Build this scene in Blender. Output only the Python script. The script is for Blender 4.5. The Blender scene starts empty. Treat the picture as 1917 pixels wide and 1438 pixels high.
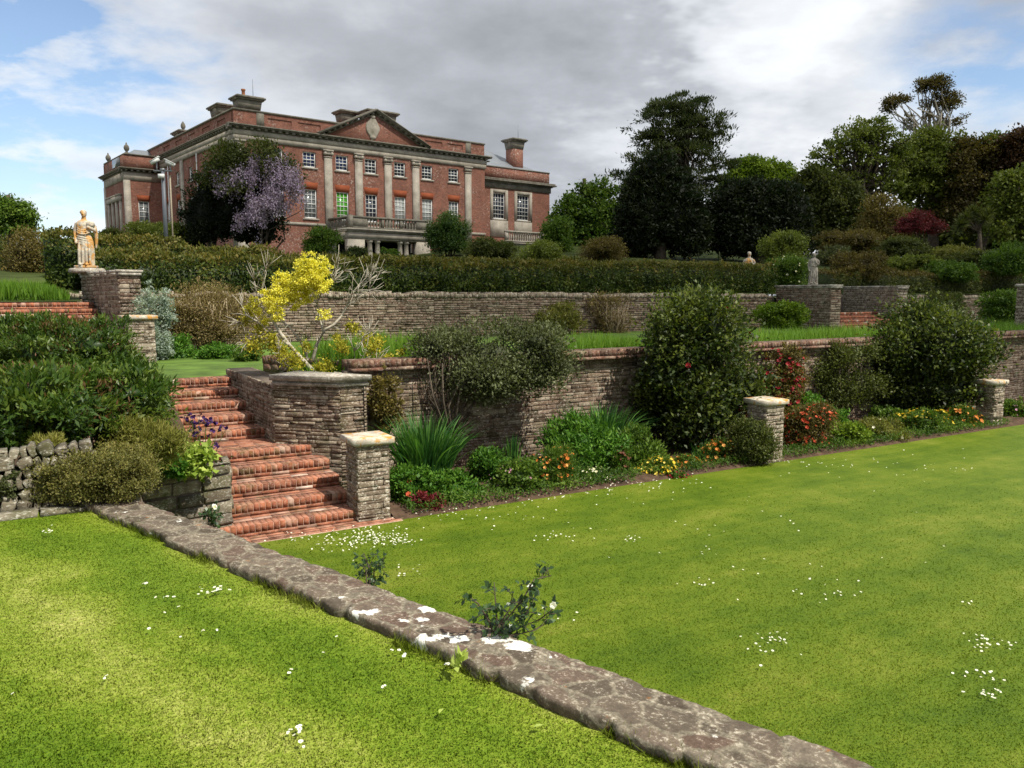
import bpy, math, random
import numpy as np
from mathutils import Vector, Matrix, noise as mnoise

scene = bpy.context.scene
COL = scene.collection
R = math.radians

# ------------------------------------------------------------------ camera
F, HZ, EYE = 1500.0, 548.0, 2.8
TH = math.atan((719 - HZ) / F)
cam_d = bpy.data.cameras.new('camera')
cam_d.sensor_width = 36; cam_d.lens = 36 * F / 1917
cam_d.clip_start = 0.05; cam_d.clip_end = 3000
cam = bpy.data.objects.new('camera', cam_d); COL.objects.link(cam)
cam.location = (0, 0, EYE); cam.rotation_euler = (math.pi / 2 - TH, 0, 0)
scene.camera = cam

def ray(px, py):
    x = (px - 958.5) / F; v = (719 - py) / F
    return np.array((x, math.cos(TH) + v * math.sin(TH), -math.sin(TH) + v * math.cos(TH)))
def P3(px, py, Y):                      # the point seen at a photo pixel, Y metres away
    d = ray(px, py); t = Y / d[1]
    return np.array((d[0] * t, Y, EYE + d[2] * t))
def PZ(px, py, Z):                      # the point seen at a photo pixel, on the level Z
    d = ray(px, py); t = (Z - EYE) / d[2]
    return np.array((d[0] * t, d[1] * t, Z))

# ------------------------------------------------------------------ light
SUN_AZ = (0.80, -0.60)                  # horizontal direction towards the sun
SUN_EL = 54.0
EXPOSURE = 0.62
scene.view_settings.view_transform = 'Standard'
scene.view_settings.look = 'None'
scene.view_settings.exposure = EXPOSURE
scene.view_settings.gamma = 1.0
scene.render.engine = 'CYCLES'
scene.cycles.max_bounces = 6
scene.cycles.transparent_max_bounces = 8
scene.cycles.use_denoising = True

_h = math.hypot(*SUN_AZ); sx, sy = SUN_AZ[0] / _h, SUN_AZ[1] / _h
SUN_DIR = Vector((sx * math.cos(R(SUN_EL)), sy * math.cos(R(SUN_EL)), math.sin(R(SUN_EL))))
sun_d = bpy.data.lights.new('sun', 'SUN'); sun_d.energy = 4.9; sun_d.angle = R(0.5); sun_d.color = (1.0, 0.94, 0.82)
sun = bpy.data.objects.new('sun', sun_d); COL.objects.link(sun)
sun.rotation_euler = SUN_DIR.to_track_quat('Z', 'Y').to_euler(); sun.location = (30, -20, 60)

class NT:                                # small helper for node trees
    def __init__(s, tree):
        s.t = tree; s.n = tree.nodes; s.l = tree.links; s.n.clear()
    def add(s, typ, **kw):
        n = s.n.new(typ)
        for k, v in kw.items():
            if k.startswith('i_'):
                k = k[2:]; k = int(k) if k.isdigit() else k.replace('_', ' ')
                n.inputs[k].default_value = v
            else: setattr(n, k, v)
        return n
    def link(s, a, b): s.l.new(a, b)
    def val(s, x, sock):
        if isinstance(x, (int, float)): sock.default_value = x
        else: s.link(x, sock)
    def math(s, op, a, b=0.0, clamp=False):
        n = s.add('ShaderNodeMath', operation=op, use_clamp=clamp)
        s.val(a, n.inputs[0]); s.val(b, n.inputs[1]); return n.outputs[0]
    def vmath(s, op, a, b=None):
        n = s.add('ShaderNodeVectorMath', operation=op)
        s.link(a, n.inputs[0])
        if b is not None:
            if isinstance(b, (tuple, list)): n.inputs[1].default_value = b
            else: s.link(b, n.inputs[1])
        return n
    def noise(s, vec, scale, detail=4, rough=.55, out=0):
        n = s.add('ShaderNodeTexNoise'); n.inputs['Scale'].default_value = scale
        n.inputs['Detail'].default_value = detail; n.inputs['Roughness'].default_value = rough
        if vec is not None: s.link(vec, n.inputs['Vector'])
        return n.outputs[out]
    def rng(s, x, a, b, c=0.0, d=1.0, smooth=True):
        n = s.add('ShaderNodeMapRange', interpolation_type='SMOOTHSTEP' if smooth else 'LINEAR')
        s.val(x, n.inputs[0]); n.inputs[1].default_value = a; n.inputs[2].default_value = b
        n.inputs[3].default_value = c; n.inputs[4].default_value = d; return n.outputs[0]
    def ramp(s, x, stops, interp='LINEAR'):
        n = s.add('ShaderNodeValToRGB'); r = n.color_ramp; r.interpolation = interp
        while len(r.elements) < len(stops): r.elements.new(0.5)
        for e, (p, c) in zip(r.elements, stops):
            e.position = p; e.color = (*c, 1) if len(c) == 3 else c
        s.link(x, n.inputs[0]); return n.outputs[0]
    def mix(s, f, a, b, blend='MIX'):
        n = s.add('ShaderNodeMix', data_type='RGBA', blend_type=blend)
        s.val(f, n.inputs[0])
        for x, k in ((a, 6), (b, 7)):
            if isinstance(x, (tuple, list)): n.inputs[k].default_value = (*x, 1) if len(x) == 3 else x
            else: s.link(x, n.inputs[k])
        return n.outputs[2]

# ------------------------------------------------------------------ world: sky and clouds
world = bpy.data.worlds.new('World'); scene.world = world; world.use_nodes = True
w = NT(world.node_tree)
tc = w.add('ShaderNodeTexCoord').outputs['Generated']
sky = w.add('ShaderNodeTexSky', sky_type='NISHITA', sun_disc=False)
sky.sun_elevation = R(SUN_EL); sky.sun_rotation = math.atan2(sx, sy); sky.altitude = 50
sky.air_density = 1.0; sky.dust_density = 0.6; sky.ozone_density = 2.0
bg_sky = w.add('ShaderNodeBackground'); w.link(sky.outputs[0], bg_sky.inputs[0]); bg_sky.inputs[1].default_value = 0.11
sep = w.add('ShaderNodeSeparateXYZ'); w.link(tc, sep.inputs[0])
zz = w.math('ADD', w.math('ABSOLUTE', sep.outputs[2]), 0.22)
cmb = w.add('ShaderNodeCombineXYZ')
w.link(w.math('DIVIDE', sep.outputs[0], zz), cmb.inputs[0]); w.link(w.math('DIVIDE', sep.outputs[1], zz), cmb.inputs[1])
plane = cmb.outputs[0]
n_big = w.noise(plane, 1.15, 6, .56)
n_fine = w.noise(plane, 3.4, 7, .6)
warp = w.vmath('SCALE', w.vmath('SUBTRACT', w.noise(plane, 1.7, 5, .6, 1), (.5, .5, .5)).outputs[0]); warp.inputs[3].default_value = .42
dirw = w.vmath('NORMALIZE', w.vmath('ADD', tc, warp.outputs[0]).outputs[0]).outputs[0]
def skyblob(px, py, r_deg, soft):
    d = ray(px, py); d = d / np.linalg.norm(d)
    dot = w.vmath('DOT_PRODUCT', dirw, tuple(float(q) for q in d)).outputs['Value']
    return w.rng(dot, math.cos(R(r_deg + soft)), math.cos(R(max(r_deg - soft, .1))))
dark1 = skyblob(820, 90, 17, 9)
dark2 = skyblob(1130, 190, 12, 7)
dark3 = skyblob(1640, 90, 8, 5)
light1 = skyblob(1440, 60, 4.2, 4.2)
light2 = skyblob(1440, 300, 9, 7)
light3 = skyblob(250, 190, 12, 7)
blue1 = skyblob(10, 320, 12, 5)
blue2 = skyblob(1925, 140, 4.5, 3.5)
blue3 = skyblob(5, 80, 4.5, 3)
cv = w.math('ADD', w.rng(n_big, .30, .70, .51, .94), w.math('MULTIPLY', w.math('SUBTRACT', n_fine, .5), .24))
cv = w.math('SUBTRACT', cv, w.math('MULTIPLY', dark1, .17)); cv = w.math('SUBTRACT', cv, w.math('MULTIPLY', dark2, .10))
cv = w.math('SUBTRACT', cv, w.math('MULTIPLY', dark3, .16))
cv = w.math('ADD', cv, w.math('MULTIPLY', light1, .38)); cv = w.math('ADD', cv, w.math('MULTIPLY', light2, .20))
cv = w.math('ADD', cv, w.math('MULTIPLY', light3, .12))
ccol = w.ramp(cv, [(0.0, (.24, .252, .275)), (.30, (.33, .347, .38)), (.52, (.46, .485, .53)), (.72, (.66, .69, .74)), (1.0, (.90, .93, .96))])
bg_cl = w.add('ShaderNodeBackground'); w.link(ccol, bg_cl.inputs[0]); bg_cl.inputs[1].default_value = 0.72
gap = w.math('ADD', blue1, blue2); gap = w.math('ADD', gap, blue3)
gap = w.math('MULTIPLY', gap, w.rng(n_fine, .40, .64, 1.0, .25)); gap = w.math('MINIMUM', gap, .95)
open_sky = w.math('MAXIMUM', gap, w.math('MULTIPLY', w.rng(n_big, .66, .76), .5))
mx = w.add('ShaderNodeMixShader'); w.link(open_sky, mx.inputs[0])
w.link(bg_cl.outputs[0], mx.inputs[1]); w.link(bg_sky.outputs[0], mx.inputs[2])
wo = w.add('ShaderNodeOutputWorld'); w.link(mx.outputs[0], wo.inputs[0])

# ------------------------------------------------------------------ the garden's own axes: s runs along the terrace wall, q up the hill
ANG = R(30.426); UU = np.array((math.cos(ANG), math.sin(ANG))); VV = np.array((-UU[1], UU[0])); L0 = np.array((-1.48, 9.64))
def Wp(s, q, z=0.0):
    p = L0 + s * UU + q * VV
    return np.array((p[0], p[1], z))
def sq(p):
    d = np.array(p[:2]) - L0
    return float(d @ UU), float(d @ VV)
def Yq(px, q):                           # distance of the point seen in photo column px on the line q
    k = (px - 958.5) / F / math.cos(TH)
    b = L0 + q * VV
    s = (k * b[1] - b[0]) / (UU[0] - k * UU[1])
    return b[1] + s * UU[1]

# ------------------------------------------------------------------ mesh builder
class NB:
    def __init__(s): s.v = []; s.f = []; s.r = []; s.m = []; s.n = 0
    def add(s, verts, faces, rnd=0.5, mi=0):
        verts = np.asarray(verts, dtype=np.float32).reshape(-1, 3)
        faces = [tuple(f) for f in faces] if not isinstance(faces, np.ndarray) else faces
        nf = len(faces)
        if isinstance(faces, np.ndarray): s.f.append(faces + s.n)
        else:
            by = {}
            for f in faces: by.setdefault(len(f), []).append(f)
            for k, fs in by.items(): s.f.append(np.array(fs, dtype=np.int64) + s.n)
        s.r.append(np.broadcast_to(np.asarray(rnd, dtype=np.float32), (nf,)).copy())
        s.m.append(np.full(nf, mi, dtype=np.int32))
        s.v.append(verts); s.n += len(verts)
    def box(s, c, size, ax=None, rnd=.5, mi=0, jit=0.0, rg=None):
        h = np.array(size) / 2
        sg = np.array([(-1,-1,-1),(1,-1,-1),(1,1,-1),(-1,1,-1),(-1,-1,1),(1,-1,1),(1,1,1),(-1,1,1)], dtype=float)
        p = sg * h
        if jit: p = p + rg.uniform(-jit, jit, p.shape)
        if ax is not None: p = p @ np.array(ax)
        s.add(p + np.array(c), [(0,3,2,1),(4,5,6,7),(0,1,5,4),(1,2,6,5),(2,3,7,6),(3,0,4,7)], rnd, mi)
    def bx(s, x0, x1, y0, y1, z0, z1, rnd=.5, mi=0):
        s.box(((x0+x1)/2, (y0+y1)/2, (z0+z1)/2), (x1-x0, y1-y0, z1-z0), None, rnd, mi)
    def loft(s, rings, rnd=.5, mi=0, cap0=True, cap1=True):
        k = len(rings[0]); vs = np.concatenate([np.asarray(r, float) for r in rings]); fs = []
        for i in range(len(rings) - 1):
            for j in range(k):
                a = i*k + j; b = i*k + (j+1) % k
                fs.append((a, b, b + k, a + k))
        if cap0: fs.append(tuple(reversed(range(k))))
        if cap1: fs.append(tuple(range((len(rings)-1)*k, len(rings)*k)))
        s.add(vs, fs, rnd, mi)
    def slab(s, x0, x1, y0, y1, z0, z1, b=.012, rnd=.5, mi=0):     # slab with chamfered edges
        def rc(e, z): return [(x0+e, y0+e, z), (x1-e, y0+e, z), (x1-e, y1-e, z), (x0+e, y1-e, z)]
        s.loft([rc(b, z0), rc(0, z0+b), rc(0, z1-b), rc(b, z1)], rnd, mi)
    def tube(s, pts, rad, sides=6, rnd=.5, mi=0):
        pts = np.asarray(pts, float); n = len(pts)
        rad = np.broadcast_to(np.asarray(rad, float), (n,)) if np.ndim(rad) else np.full(n, rad)
        rings = []
        for i in range(n):
            d = pts[min(i+1, n-1)] - pts[max(i-1, 0)]; d = d / (np.linalg.norm(d) + 1e-9)
            a = np.cross(d, (0, 0, 1)) if abs(d[2]) < .9 else np.cross(d, (1, 0, 0)); a = a / np.linalg.norm(a); b = np.cross(d, a)
            t = np.arange(sides) * 2 * math.pi / sides
            rings.append(pts[i] + rad[i] * (np.cos(t)[:, None] * a + np.sin(t)[:, None] * b))
        s.loft(rings, rnd, mi)
    def lathe(s, prof, c=(0, 0, 0), sides=10, rnd=.5, mi=0):
        t = np.arange(sides) * 2 * math.pi / sides
        s.loft([np.stack([c[0] + r*np.cos(t), c[1] + r*np.sin(t), np.full(sides, c[2] + z)], 1) for r, z in prof], rnd, mi)
    def ball(s, c, rad, rnd=.5, mi=0, seg=12, rg=None, lump=0.0):
        rings = []; t = np.arange(seg) * 2 * math.pi / seg; nr = max(seg * 2 // 3, 5)
        for i in range(nr + 1):
            ph = -math.pi/2 + math.pi * min(max(i / nr, .02), .98)
            k = 1 + (rg.uniform(-lump, lump, seg) if rg is not None else 0)
            rings.append(np.stack([c[0] + rad[0]*math.cos(ph)*np.cos(t)*k, c[1] + rad[1]*math.cos(ph)*np.sin(t)*k, c[2] + rad[2]*math.sin(ph)*np.ones(seg)*k], 1))
        s.loft(rings, rnd, mi)
    def leaves(s, P, D, N, L, Wd, rnd, mi=0, fold=.18, mid=.45):
        n = len(P)
        S = np.cross(D, N); S /= (np.linalg.norm(S, axis=1, keepdims=True) + 1e-9)
        Nn = np.cross(S, D)
        L = np.broadcast_to(np.asarray(L, float), (n,))[:, None]; Wd = np.broadcast_to(np.asarray(Wd, float), (n,))[:, None]
        m = P + D * L * mid + Nn * Wd * fold
        vs = np.stack([P, m + S*Wd/2, P + D*L, m - S*Wd/2], 1).reshape(-1, 3)
        s.add(vs, np.arange(4*n).reshape(n, 4), rnd, mi)
    def build(s, name, mats, parent=None, loc=(0, 0, 0), rotz=0.0, smooth=False):
        me = bpy.data.meshes.new(name)
        V = np.concatenate(s.v) if s.v else np.zeros((0, 3), np.float32)
        me.vertices.add(len(V)); me.vertices.foreach_set('co', V.astype(np.float32).ravel())
        lt = np.concatenate([np.full(len(f), f.shape[1], np.int32) for f in s.f])
        lv = np.concatenate([f.astype(np.int32).ravel() for f in s.f])
        me.loops.add(len(lv)); me.loops.foreach_set('vertex_index', lv)
        me.polygons.add(len(lt)); me.polygons.foreach_set('loop_start', np.concatenate([[0], np.cumsum(lt)[:-1]]).astype(np.int32))
        # keep attribute order equal to face order
        me.polygons.foreach_set('material_index', np.concatenate(s.mo()))
        at = me.attributes.new('rnd', 'FLOAT', 'FACE'); at.data.foreach_set('value', np.concatenate(s.ro()))
        if not isinstance(mats, (list, tuple)): mats = [mats]
        for m in mats: me.materials.append(m)
        me.update(calc_edges=True)
        if smooth: me.polygons.foreach_set('use_smooth', np.ones(len(lt), bool))
        me.validate()
        o = bpy.data.objects.new(name, me); COL.objects.link(o)
        if parent is not None: o.parent = parent
        o.location = loc; o.rotation_euler = (0, 0, rotz)
        return o
    def ro(s): return s.r
    def mo(s): return s.m
# faces of mixed size are split by size inside add(); rnd and mi are constant there, so the order holds

def tag(o, label=None, cat=None, group=None, kind=None):
    if label: o['label'] = label
    if cat: o['category'] = cat
    if group: o['group'] = group
    if kind: o['kind'] = kind
    return o
def thing(name, label, cat, loc=(0, 0, 0), rotz=0.0, group=None):
    o = bpy.data.objects.new(name, None); COL.objects.link(o); o.empty_display_size = .3
    o.location = tuple(float(x) for x in loc); o.rotation_euler = (0, 0, rotz)
    return tag(o, label, cat, group, 'thing')
def structure(name, nb, mats, **k):
    return tag(nb.build(name, mats, **k), kind='structure')
def copy_tree(o, parent=None):
    c = o.copy(); COL.objects.link(c)
    if parent is not None: c.parent = parent
    for ch in o.children: copy_tree(ch, c)
    return c

# ------------------------------------------------------------------ materials
def new_mat(name):
    m = bpy.data.materials.new(name); m.use_nodes = True
    return m, NT(m.node_tree)
def finish(t, col, rough=.8, bump=None, bstr=.4, bdist=.01, spec=.3, transl=None, metallic=0.0, tfac=.36):
    b = t.add('ShaderNodeBsdfPrincipled'); b.inputs['Roughness'].default_value = rough
    b.inputs['Specular IOR Level'].default_value = spec; b.inputs['Metallic'].default_value = metallic
    if isinstance(col, tuple): b.inputs['Base Color'].default_value = (*col, 1)
    else: t.link(col, b.inputs['Base Color'])
    if bump is not None:
        n = t.add('ShaderNodeBump'); n.inputs['Strength'].default_value = bstr; n.inputs['Distance'].default_value = bdist
        t.link(bump, n.inputs['Height']); t.link(n.outputs[0], b.inputs['Normal'])
    out = b.outputs[0]
    if transl:
        tr = t.add('ShaderNodeBsdfTranslucent'); t.link(t.mix(1.0, col, transl, 'MULTIPLY'), tr.inputs[0])
        ms = t.add('ShaderNodeMixShader'); ms.inputs[0].default_value = tfac
        t.link(out, ms.inputs[1]); t.link(tr.outputs[0], ms.inputs[2]); out = ms.outputs[0]
    o = t.add('ShaderNodeOutputMaterial'); t.link(out, o.inputs[0])
def attr(t): return t.add('ShaderNodeAttribute', attribute_name='rnd').outputs['Fac']
def obj_co(t): return t.add('ShaderNodeTexCoord').outputs['Object']

def foliage(name, c0, c1, c2, rough=.55, spec=.22, transl=True):
    m, t = new_mat(name)
    col = t.ramp(attr(t), [(0.0, c0), (.5, c1), (1.0, c2)])
    finish(t, col, rough, spec=spec, transl=(1.25, 1.3, .7) if transl else None)
    return m
def plain(name, c, rough=.6, spec=.3, var=.15, scale=8, metallic=0.0):
    m, t = new_mat(name); co = obj_co(t)
    n = t.noise(co, scale, 5, .6)
    a = tuple(max(x*(1-var), 0) for x in c); b = tuple(min(x*(1+var), 1) for x in c)
    finish(t, t.ramp(n, [(.3, a), (.7, b)]), rough, n, .2, .01, spec, metallic=metallic)
    return m
def stone_mat(name, cols, lichen=.5, lich_col=(.55, .54, .48), scale=1.0, bstr=.7, moss=0.0, rust=0.0, top_col=None, rthr=.56):
    m, t = new_mat(name); co = obj_co(t); a = attr(t)
    cz = t.vmath('MULTIPLY', co, (1, 1, 1.9)).outputs[0]; n1 = t.noise(co, 9*scale, 6, .65); n2 = t.noise(cz, 38*scale, 5, .7); n3 = t.noise(co, 3.2*scale, 4, .6); n4 = t.noise(cz, 17*scale, 6, .7)
    col = t.ramp(a, [(i/(len(cols)-1), c) for i, c in enumerate(cols)])
    col = t.mix(1.0, col, t.ramp(n1, [(.25, (.55, .52, .5)), (.5, (.95, .95, .95)), (.75, (1.35, 1.33, 1.3))]), 'MULTIPLY')
    if moss: col = t.mix(t.math('MULTIPLY', t.rng(n3, .52, .66), moss), col, (.055, .06, .02))
    if rust: col = t.mix(t.math('MULTIPLY', t.rng(t.noise(co, 5.1*scale, 5, .7), rthr, rthr + .1), rust), col, (.45, .22, .04))
    lm = t.math('MAXIMUM', t.math('MULTIPLY', t.rng(n2, .52, .60), t.rng(n1, .42, .58)), t.math('MULTIPLY', t.rng(n4, .565 - .06*max(lichen - .8, 0), .62), .85)); lm = t.math('MULTIPLY', lm, lichen)
    col = t.mix(lm, col, lich_col)
    if top_col:
        sn = t.add('ShaderNodeSeparateXYZ'); t.link(t.add('ShaderNodeNewGeometry').outputs['True Normal'], sn.inputs[0])
        col = t.mix(t.math('MULTIPLY', t.rng(sn.outputs[2], .6, .95), t.rng(n1, .3, .6, .05, .38)), col, top_col)  # upward faces mixed towards a paler colour
    finish(t, col, .9, t.math('ADD', t.math('MULTIPLY', n2, .5), n1), bstr, .012, .2)
    return m
STONE_COLS = [(.065, .045, .030), (.12, .083, .056), (.16, .112, .078), (.115, .07, .05), (.19, .145, .105), (.25, .205, .155)]
M = {}
M['stone'] = stone_mat('rubble_stone', STONE_COLS, .6, (.50, .46, .39), moss=.4)
M['stone_lich'] = stone_mat('lichened_stone', [(.10, .075, .052), (.16, .122, .088), (.21, .168, .122), (.135, .097, .07), (.26, .22, .165)], .8, (.60, .57, .49), moss=.3)
M['stone_dark'] = stone_mat('mossy_stone', [(.07, .06, .045), (.12, .1, .075), (.16, .125, .1), (.1, .085, .055), (.2, .17, .13)], .4, moss=.7)
M['stone_grey'] = stone_mat('dry_stone', [(.075, .063, .042), (.135, .116, .08), (.18, .158, .115), (.11, .096, .06), (.23, .205, .155)], .5, moss=.6)
M['mortar'] = plain('mortar', (.125, .10, .08), .95, .1, .3, 20)
M['mortar_pale'] = plain('lime_mortar', (.34, .22, .165), .95, .1, .3, 24)
M['cap'] = stone_mat('cap_stone', [(.36, .32, .26), (.44, .40, .33)], .7, (.6, .58, .5), rust=1.0, rthr=.49)
M['coping'] = stone_mat('coping_stone', [(.20, .18, .15), (.28, .25, .21), (.33, .31, .27)], .8, (.6, .59, .54), moss=.35)
M['brick'] = stone_mat('red_brick', [(.08, .034, .022), (.165, .058, .032), (.25, .084, .043), (.30, .108, .054), (.205, .07, .038), (.27, .115, .066), (.45, .36, .3)], .3, (.5, .38, .32), scale=1.2, bstr=.22, moss=.6, top_col=(.40, .215, .15))
M['brick_dull'] = stone_mat('weathered_brick', [(.06, .035, .024), (.10, .05, .034), (.14, .066, .045), (.155, .09, .062), (.22, .165, .125)], .55, (.45, .4, .33), moss=.6)

def flag_mat():                          # crazy paving on top of the low wall
    m, t = new_mat('crazy_paving'); co = obj_co(t)
    wv = t.vmath('SCALE', t.vmath('SUBTRACT', t.noise(co, 5.5, 4, .6, 1), (.5, .5, .5)).outputs[0]); wv.inputs[3].default_value = .11
    p = t.vmath('MULTIPLY', t.vmath('ADD', co, wv.outputs[0]).outputs[0], (1.0, 1.35, 1.0)).outputs[0]
    ve = t.add('ShaderNodeTexVoronoi', feature='DISTANCE_TO_EDGE'); ve.inputs['Scale'].default_value = 5.8; t.link(p, ve.inputs['Vector'])
    vc = t.add('ShaderNodeTexVoronoi', feature='F1'); vc.inputs['Scale'].default_value = 5.8; t.link(p, vc.inputs['Vector'])
    sp = t.add('ShaderNodeSeparateColor'); t.link(vc.outputs['Color'], sp.inputs[0])
    n1 = t.noise(co, 14, 7, .7); n2 = t.noise(co, 60, 6, .75); n3 = t.noise(co, 3.0, 3, .5)
    st = t.ramp(sp.outputs[0], [(0, (.068, .054, .040)), (.3, (.098, .080, .060)), (.6, (.125, .098, .075)), (.8, (.098, .066, .050)), (1, (.15, .126, .096))])
    mo = t.ramp(n2, [(.3, (.105, .09, .066)), (.7, (.235, .205, .155))])
    edge = t.rng(t.math('ADD', ve.outputs['Distance'], t.math('MULTIPLY', t.math('SUBTRACT', n1, .5), .26)), .02, .10)
    col = t.mix(edge, mo, st)
    col = t.mix(1.0, col, t.ramp(t.math('ADD', t.math('MULTIPLY', n1, .5), t.math('MULTIPLY', n2, .5)), [(.3, (.4, .4, .4)), (.5, (1, 1, 1)), (.68, (1.7, 1.65, 1.6))]), 'MULTIPLY')
    col = t.mix(t.math('MULTIPLY', t.math('MULTIPLY', t.rng(n2, .53, .60), t.rng(n1, .46, .60)), .6), col, (.46, .43, .35))
    col = t.mix(t.math('MULTIPLY', t.rng(t.noise(co, 7.3, 4, .6), .67, .71), .55), col, (.27, .11, .03))
    # white lichen crusts, most of them in one stretch of the wall
    sepc = t.add('ShaderNodeSeparateXYZ'); t.link(co, sepc.inputs[0])
    band = t.math('SUBTRACT', 1.0, t.rng(t.math('ABSOLUTE', t.math('SUBTRACT', sepc.outputs[0], 3.66)), .35, .75))
    thr = t.math('SUBTRACT', .69, t.math('MULTIPLY', band, .122))
    wl = t.rng(t.math('SUBTRACT', t.noise(co, 6.4, 5, .55), thr), -.005, .03)
    col = t.mix(t.math('MULTIPLY', wl, t.rng(n2, .36, .52, .55, 1.0)), col, (.68, .67, .62))
    b = t.math('ADD', t.math('MULTIPLY', edge, .22), t.math('ADD', t.math('MULTIPLY', n1, .7), t.math('MULTIPLY', n2, .8)))
    finish(t, col, .95, b, .6, .010, .1)
    return m
M['flag'] = flag_mat()

def lawn_mat(name, direction, period, blades=False):
    m, t = new_mat(name); co = t.add('ShaderNodeNewGeometry').outputs['Position']
    d = t.vmath('DOT_PRODUCT', co, (direction[0], direction[1], 0)).outputs['Value']
    wob = t.math('MULTIPLY', t.math('SUBTRACT', t.noise(co, .9, 3, .5), .5), .8)
    band = t.math('SINE', t.math('MULTIPLY', t.math('ADD', d, wob), 2*math.pi/period))
    n1 = t.noise(co, 1.3, 5, .6); n2 = t.noise(co, 7.5, 5, .65); n3 = t.noise(co, 45, 3, .6)
    x = t.math('ADD', t.math('MULTIPLY', band, .20 if 'upper' in name else .06), t.math('ADD', t.math('MULTIPLY', n1, .8), t.math('MULTIPLY', n2, .35)))
    x = t.math('SUBTRACT', x, .07)
    al = t.vmath('DOT_PRODUCT', co, (-direction[1], direction[0], 0)).outputs['Value']; cs = t.add('ShaderNodeCombineXYZ')
    t.link(t.math('MULTIPLY', al, .55), cs.inputs[0]); t.link(t.math('MULTIPLY', d, 3.2), cs.inputs[1])
    x = t.math('ADD', x, t.math('MULTIPLY', t.math('SUBTRACT', t.noise(cs.outputs[0], 1.6, 5, .65), .5), .55))
    if blades: x = t.math('ADD', x, t.math('MULTIPLY', t.math('SUBTRACT', attr(t), .5), .14))
    else:
        n5 = t.noise(co, 110, 3, .7); x = t.math('ADD', x, t.math('ADD', t.math('MULTIPLY', t.math('SUBTRACT', n3, .5), .75), t.math('MULTIPLY', t.math('SUBTRACT', n5, .5), .55)))
    if 'upper' in name: st = [(.15, (.070, .128, .004)), (.40, (.112, .172, .009)), (.60, (.172, .222, .022)), (.82, (.265, .295, .06)), (1.0, (.42, .39, .14))]
    else: st = [(.15, (.034, .070, .002)), (.36, (.060, .102, .003)), (.55, (.088, .130, .006)), (.75, (.130, .160, .015)), (1.0, (.26, .235, .06))]
    col = t.ramp(x, st)
    finish(t, col, .6, None if blades else t.math('ADD', n3, t.math('MULTIPLY', n2, 1.5)), .8, .02, .15, transl=(1.1, 1.08, .8) if blades else None, tfac=.58)
    return m
LW = np.array((0.7623, -0.6472))            # direction of the low wall
M['lawn_near'] = lawn_mat('upper_lawn_turf', (.647, .7625), 1.15)
M['grass_near'] = lawn_mat('upper_lawn_blades', (.647, .7625), 1.15, True)
M['lawn_low'] = lawn_mat('lower_lawn_turf', tuple(VV), 1.7)
M['grass_low'] = lawn_mat('lower_lawn_blades', tuple(VV), 1.7, True)
M['soil'] = plain('soil', (.07, .045, .03), .95, .1, .5, 6)
M['turf'] = plain('rough_grass', (.07, .12, .018), .8, .2, .5, 1.5)
M['hill'] = plain('hill_turf', (.035, .048, .012), .9, .1, .6, .4)
M['bark'] = plain('bark', (.075, .06, .045), .9, .1, .4, 5)
M['bark_pale'] = plain('pale_bark', (.34, .31, .25), .85, .1, .4, 12)
M['twig'] = plain('dry_twig', (.27, .215, .14), .9, .1, .4, 6)
M['white'] = plain('white_paint', (.86, .86, .83), .45, .4, .05, 3)
M['metal'] = plain('grey_steel', (.30, .31, .33), .45, .5, .08, 3, .4)
M['dark'] = plain('shade_black', (.012, .01, .01), .9, .05)  # near-black colour standing in for unlit rooms and porch shade
M['lead'] = plain('lead_roof', (.26, .28, .30), .6, .3, .12, 1.2)
M['terracotta'] = plain('terracotta', (.38, .15, .07), .8)

# house materials
def house_brick():
    m, t = new_mat('house_brick'); co = obj_co(t)
    br = t.add('ShaderNodeTexBrick'); br.inputs['Scale'].default_value = 1.0
    br.inputs['Brick Width'].default_value = .24; br.inputs['Row Height'].default_value = .08; br.inputs['Mortar Size'].default_value = .008
    br.inputs['Color1'].default_value = (.31, .115, .074, 1); br.inputs['Color2'].default_value = (.20, .076, .053, 1); br.inputs['Mortar'].default_value = (.27, .20, .165, 1)
    s_ = t.add('ShaderNodeSeparateXYZ'); t.link(co, s_.inputs[0]); c_ = t.add('ShaderNodeCombineXYZ')
    t.link(t.math('ADD', s_.outputs[0], s_.outputs[1]), c_.inputs[0]); t.link(s_.outputs[2], c_.inputs[1])
    t.link(c_.outputs[0], br.inputs['Vector'])
    n1 = t.noise(co, .8, 6, .65); n2 = t.noise(co, 6, 5, .7)
    col = t.mix(1.0, br.outputs[0], t.ramp(t.math('ADD', t.math('MULTIPLY', n1, .5), t.math('MULTIPLY', n2, .5)), [(.32, (.55, .54, .54)), (.5, (1, 1, 1)), (.66, (1.35, 1.32, 1.3))]), 'MULTIPLY')
    lm = t.math('MULTIPLY', t.rng(n2, .52, .64), t.rng(t.noise(co, .45, 4, .6), .46, .64))
    col = t.mix(t.math('MULTIPLY', lm, .9), col, (.50, .44, .38))
    finish(t, col, .9, n2, .3, .01, .15)
    return m
M['hbrick'] = house_brick()
M['hstone'] = stone_mat('house_stone', [(.37, .33, .27), (.44, .395, .33), (.50, .455, .385)], .35, (.2, .19, .16), scale=.16, bstr=.25, moss=.15)
M['hstone_dark'] = stone_mat('weathered_cornice_stone', [(.17, .155, .125), (.24, .22, .18)], .4, (.32, .3, .25), scale=.3, bstr=.3, moss=.3)
M['arch_brick'] = plain('rubbed_brick', (.32, .09, .042), .85, .15, .12, 3)
def glass_mat(name, c, rough=.06):
    m, t = new_mat(name); finish(t, c, rough, spec=.6); return m
M['glass'] = glass_mat('window_glass', (.025, .032, .05))
M['glass_blue'] = glass_mat('blue_window_glass', (.035, .05, .13))
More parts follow.
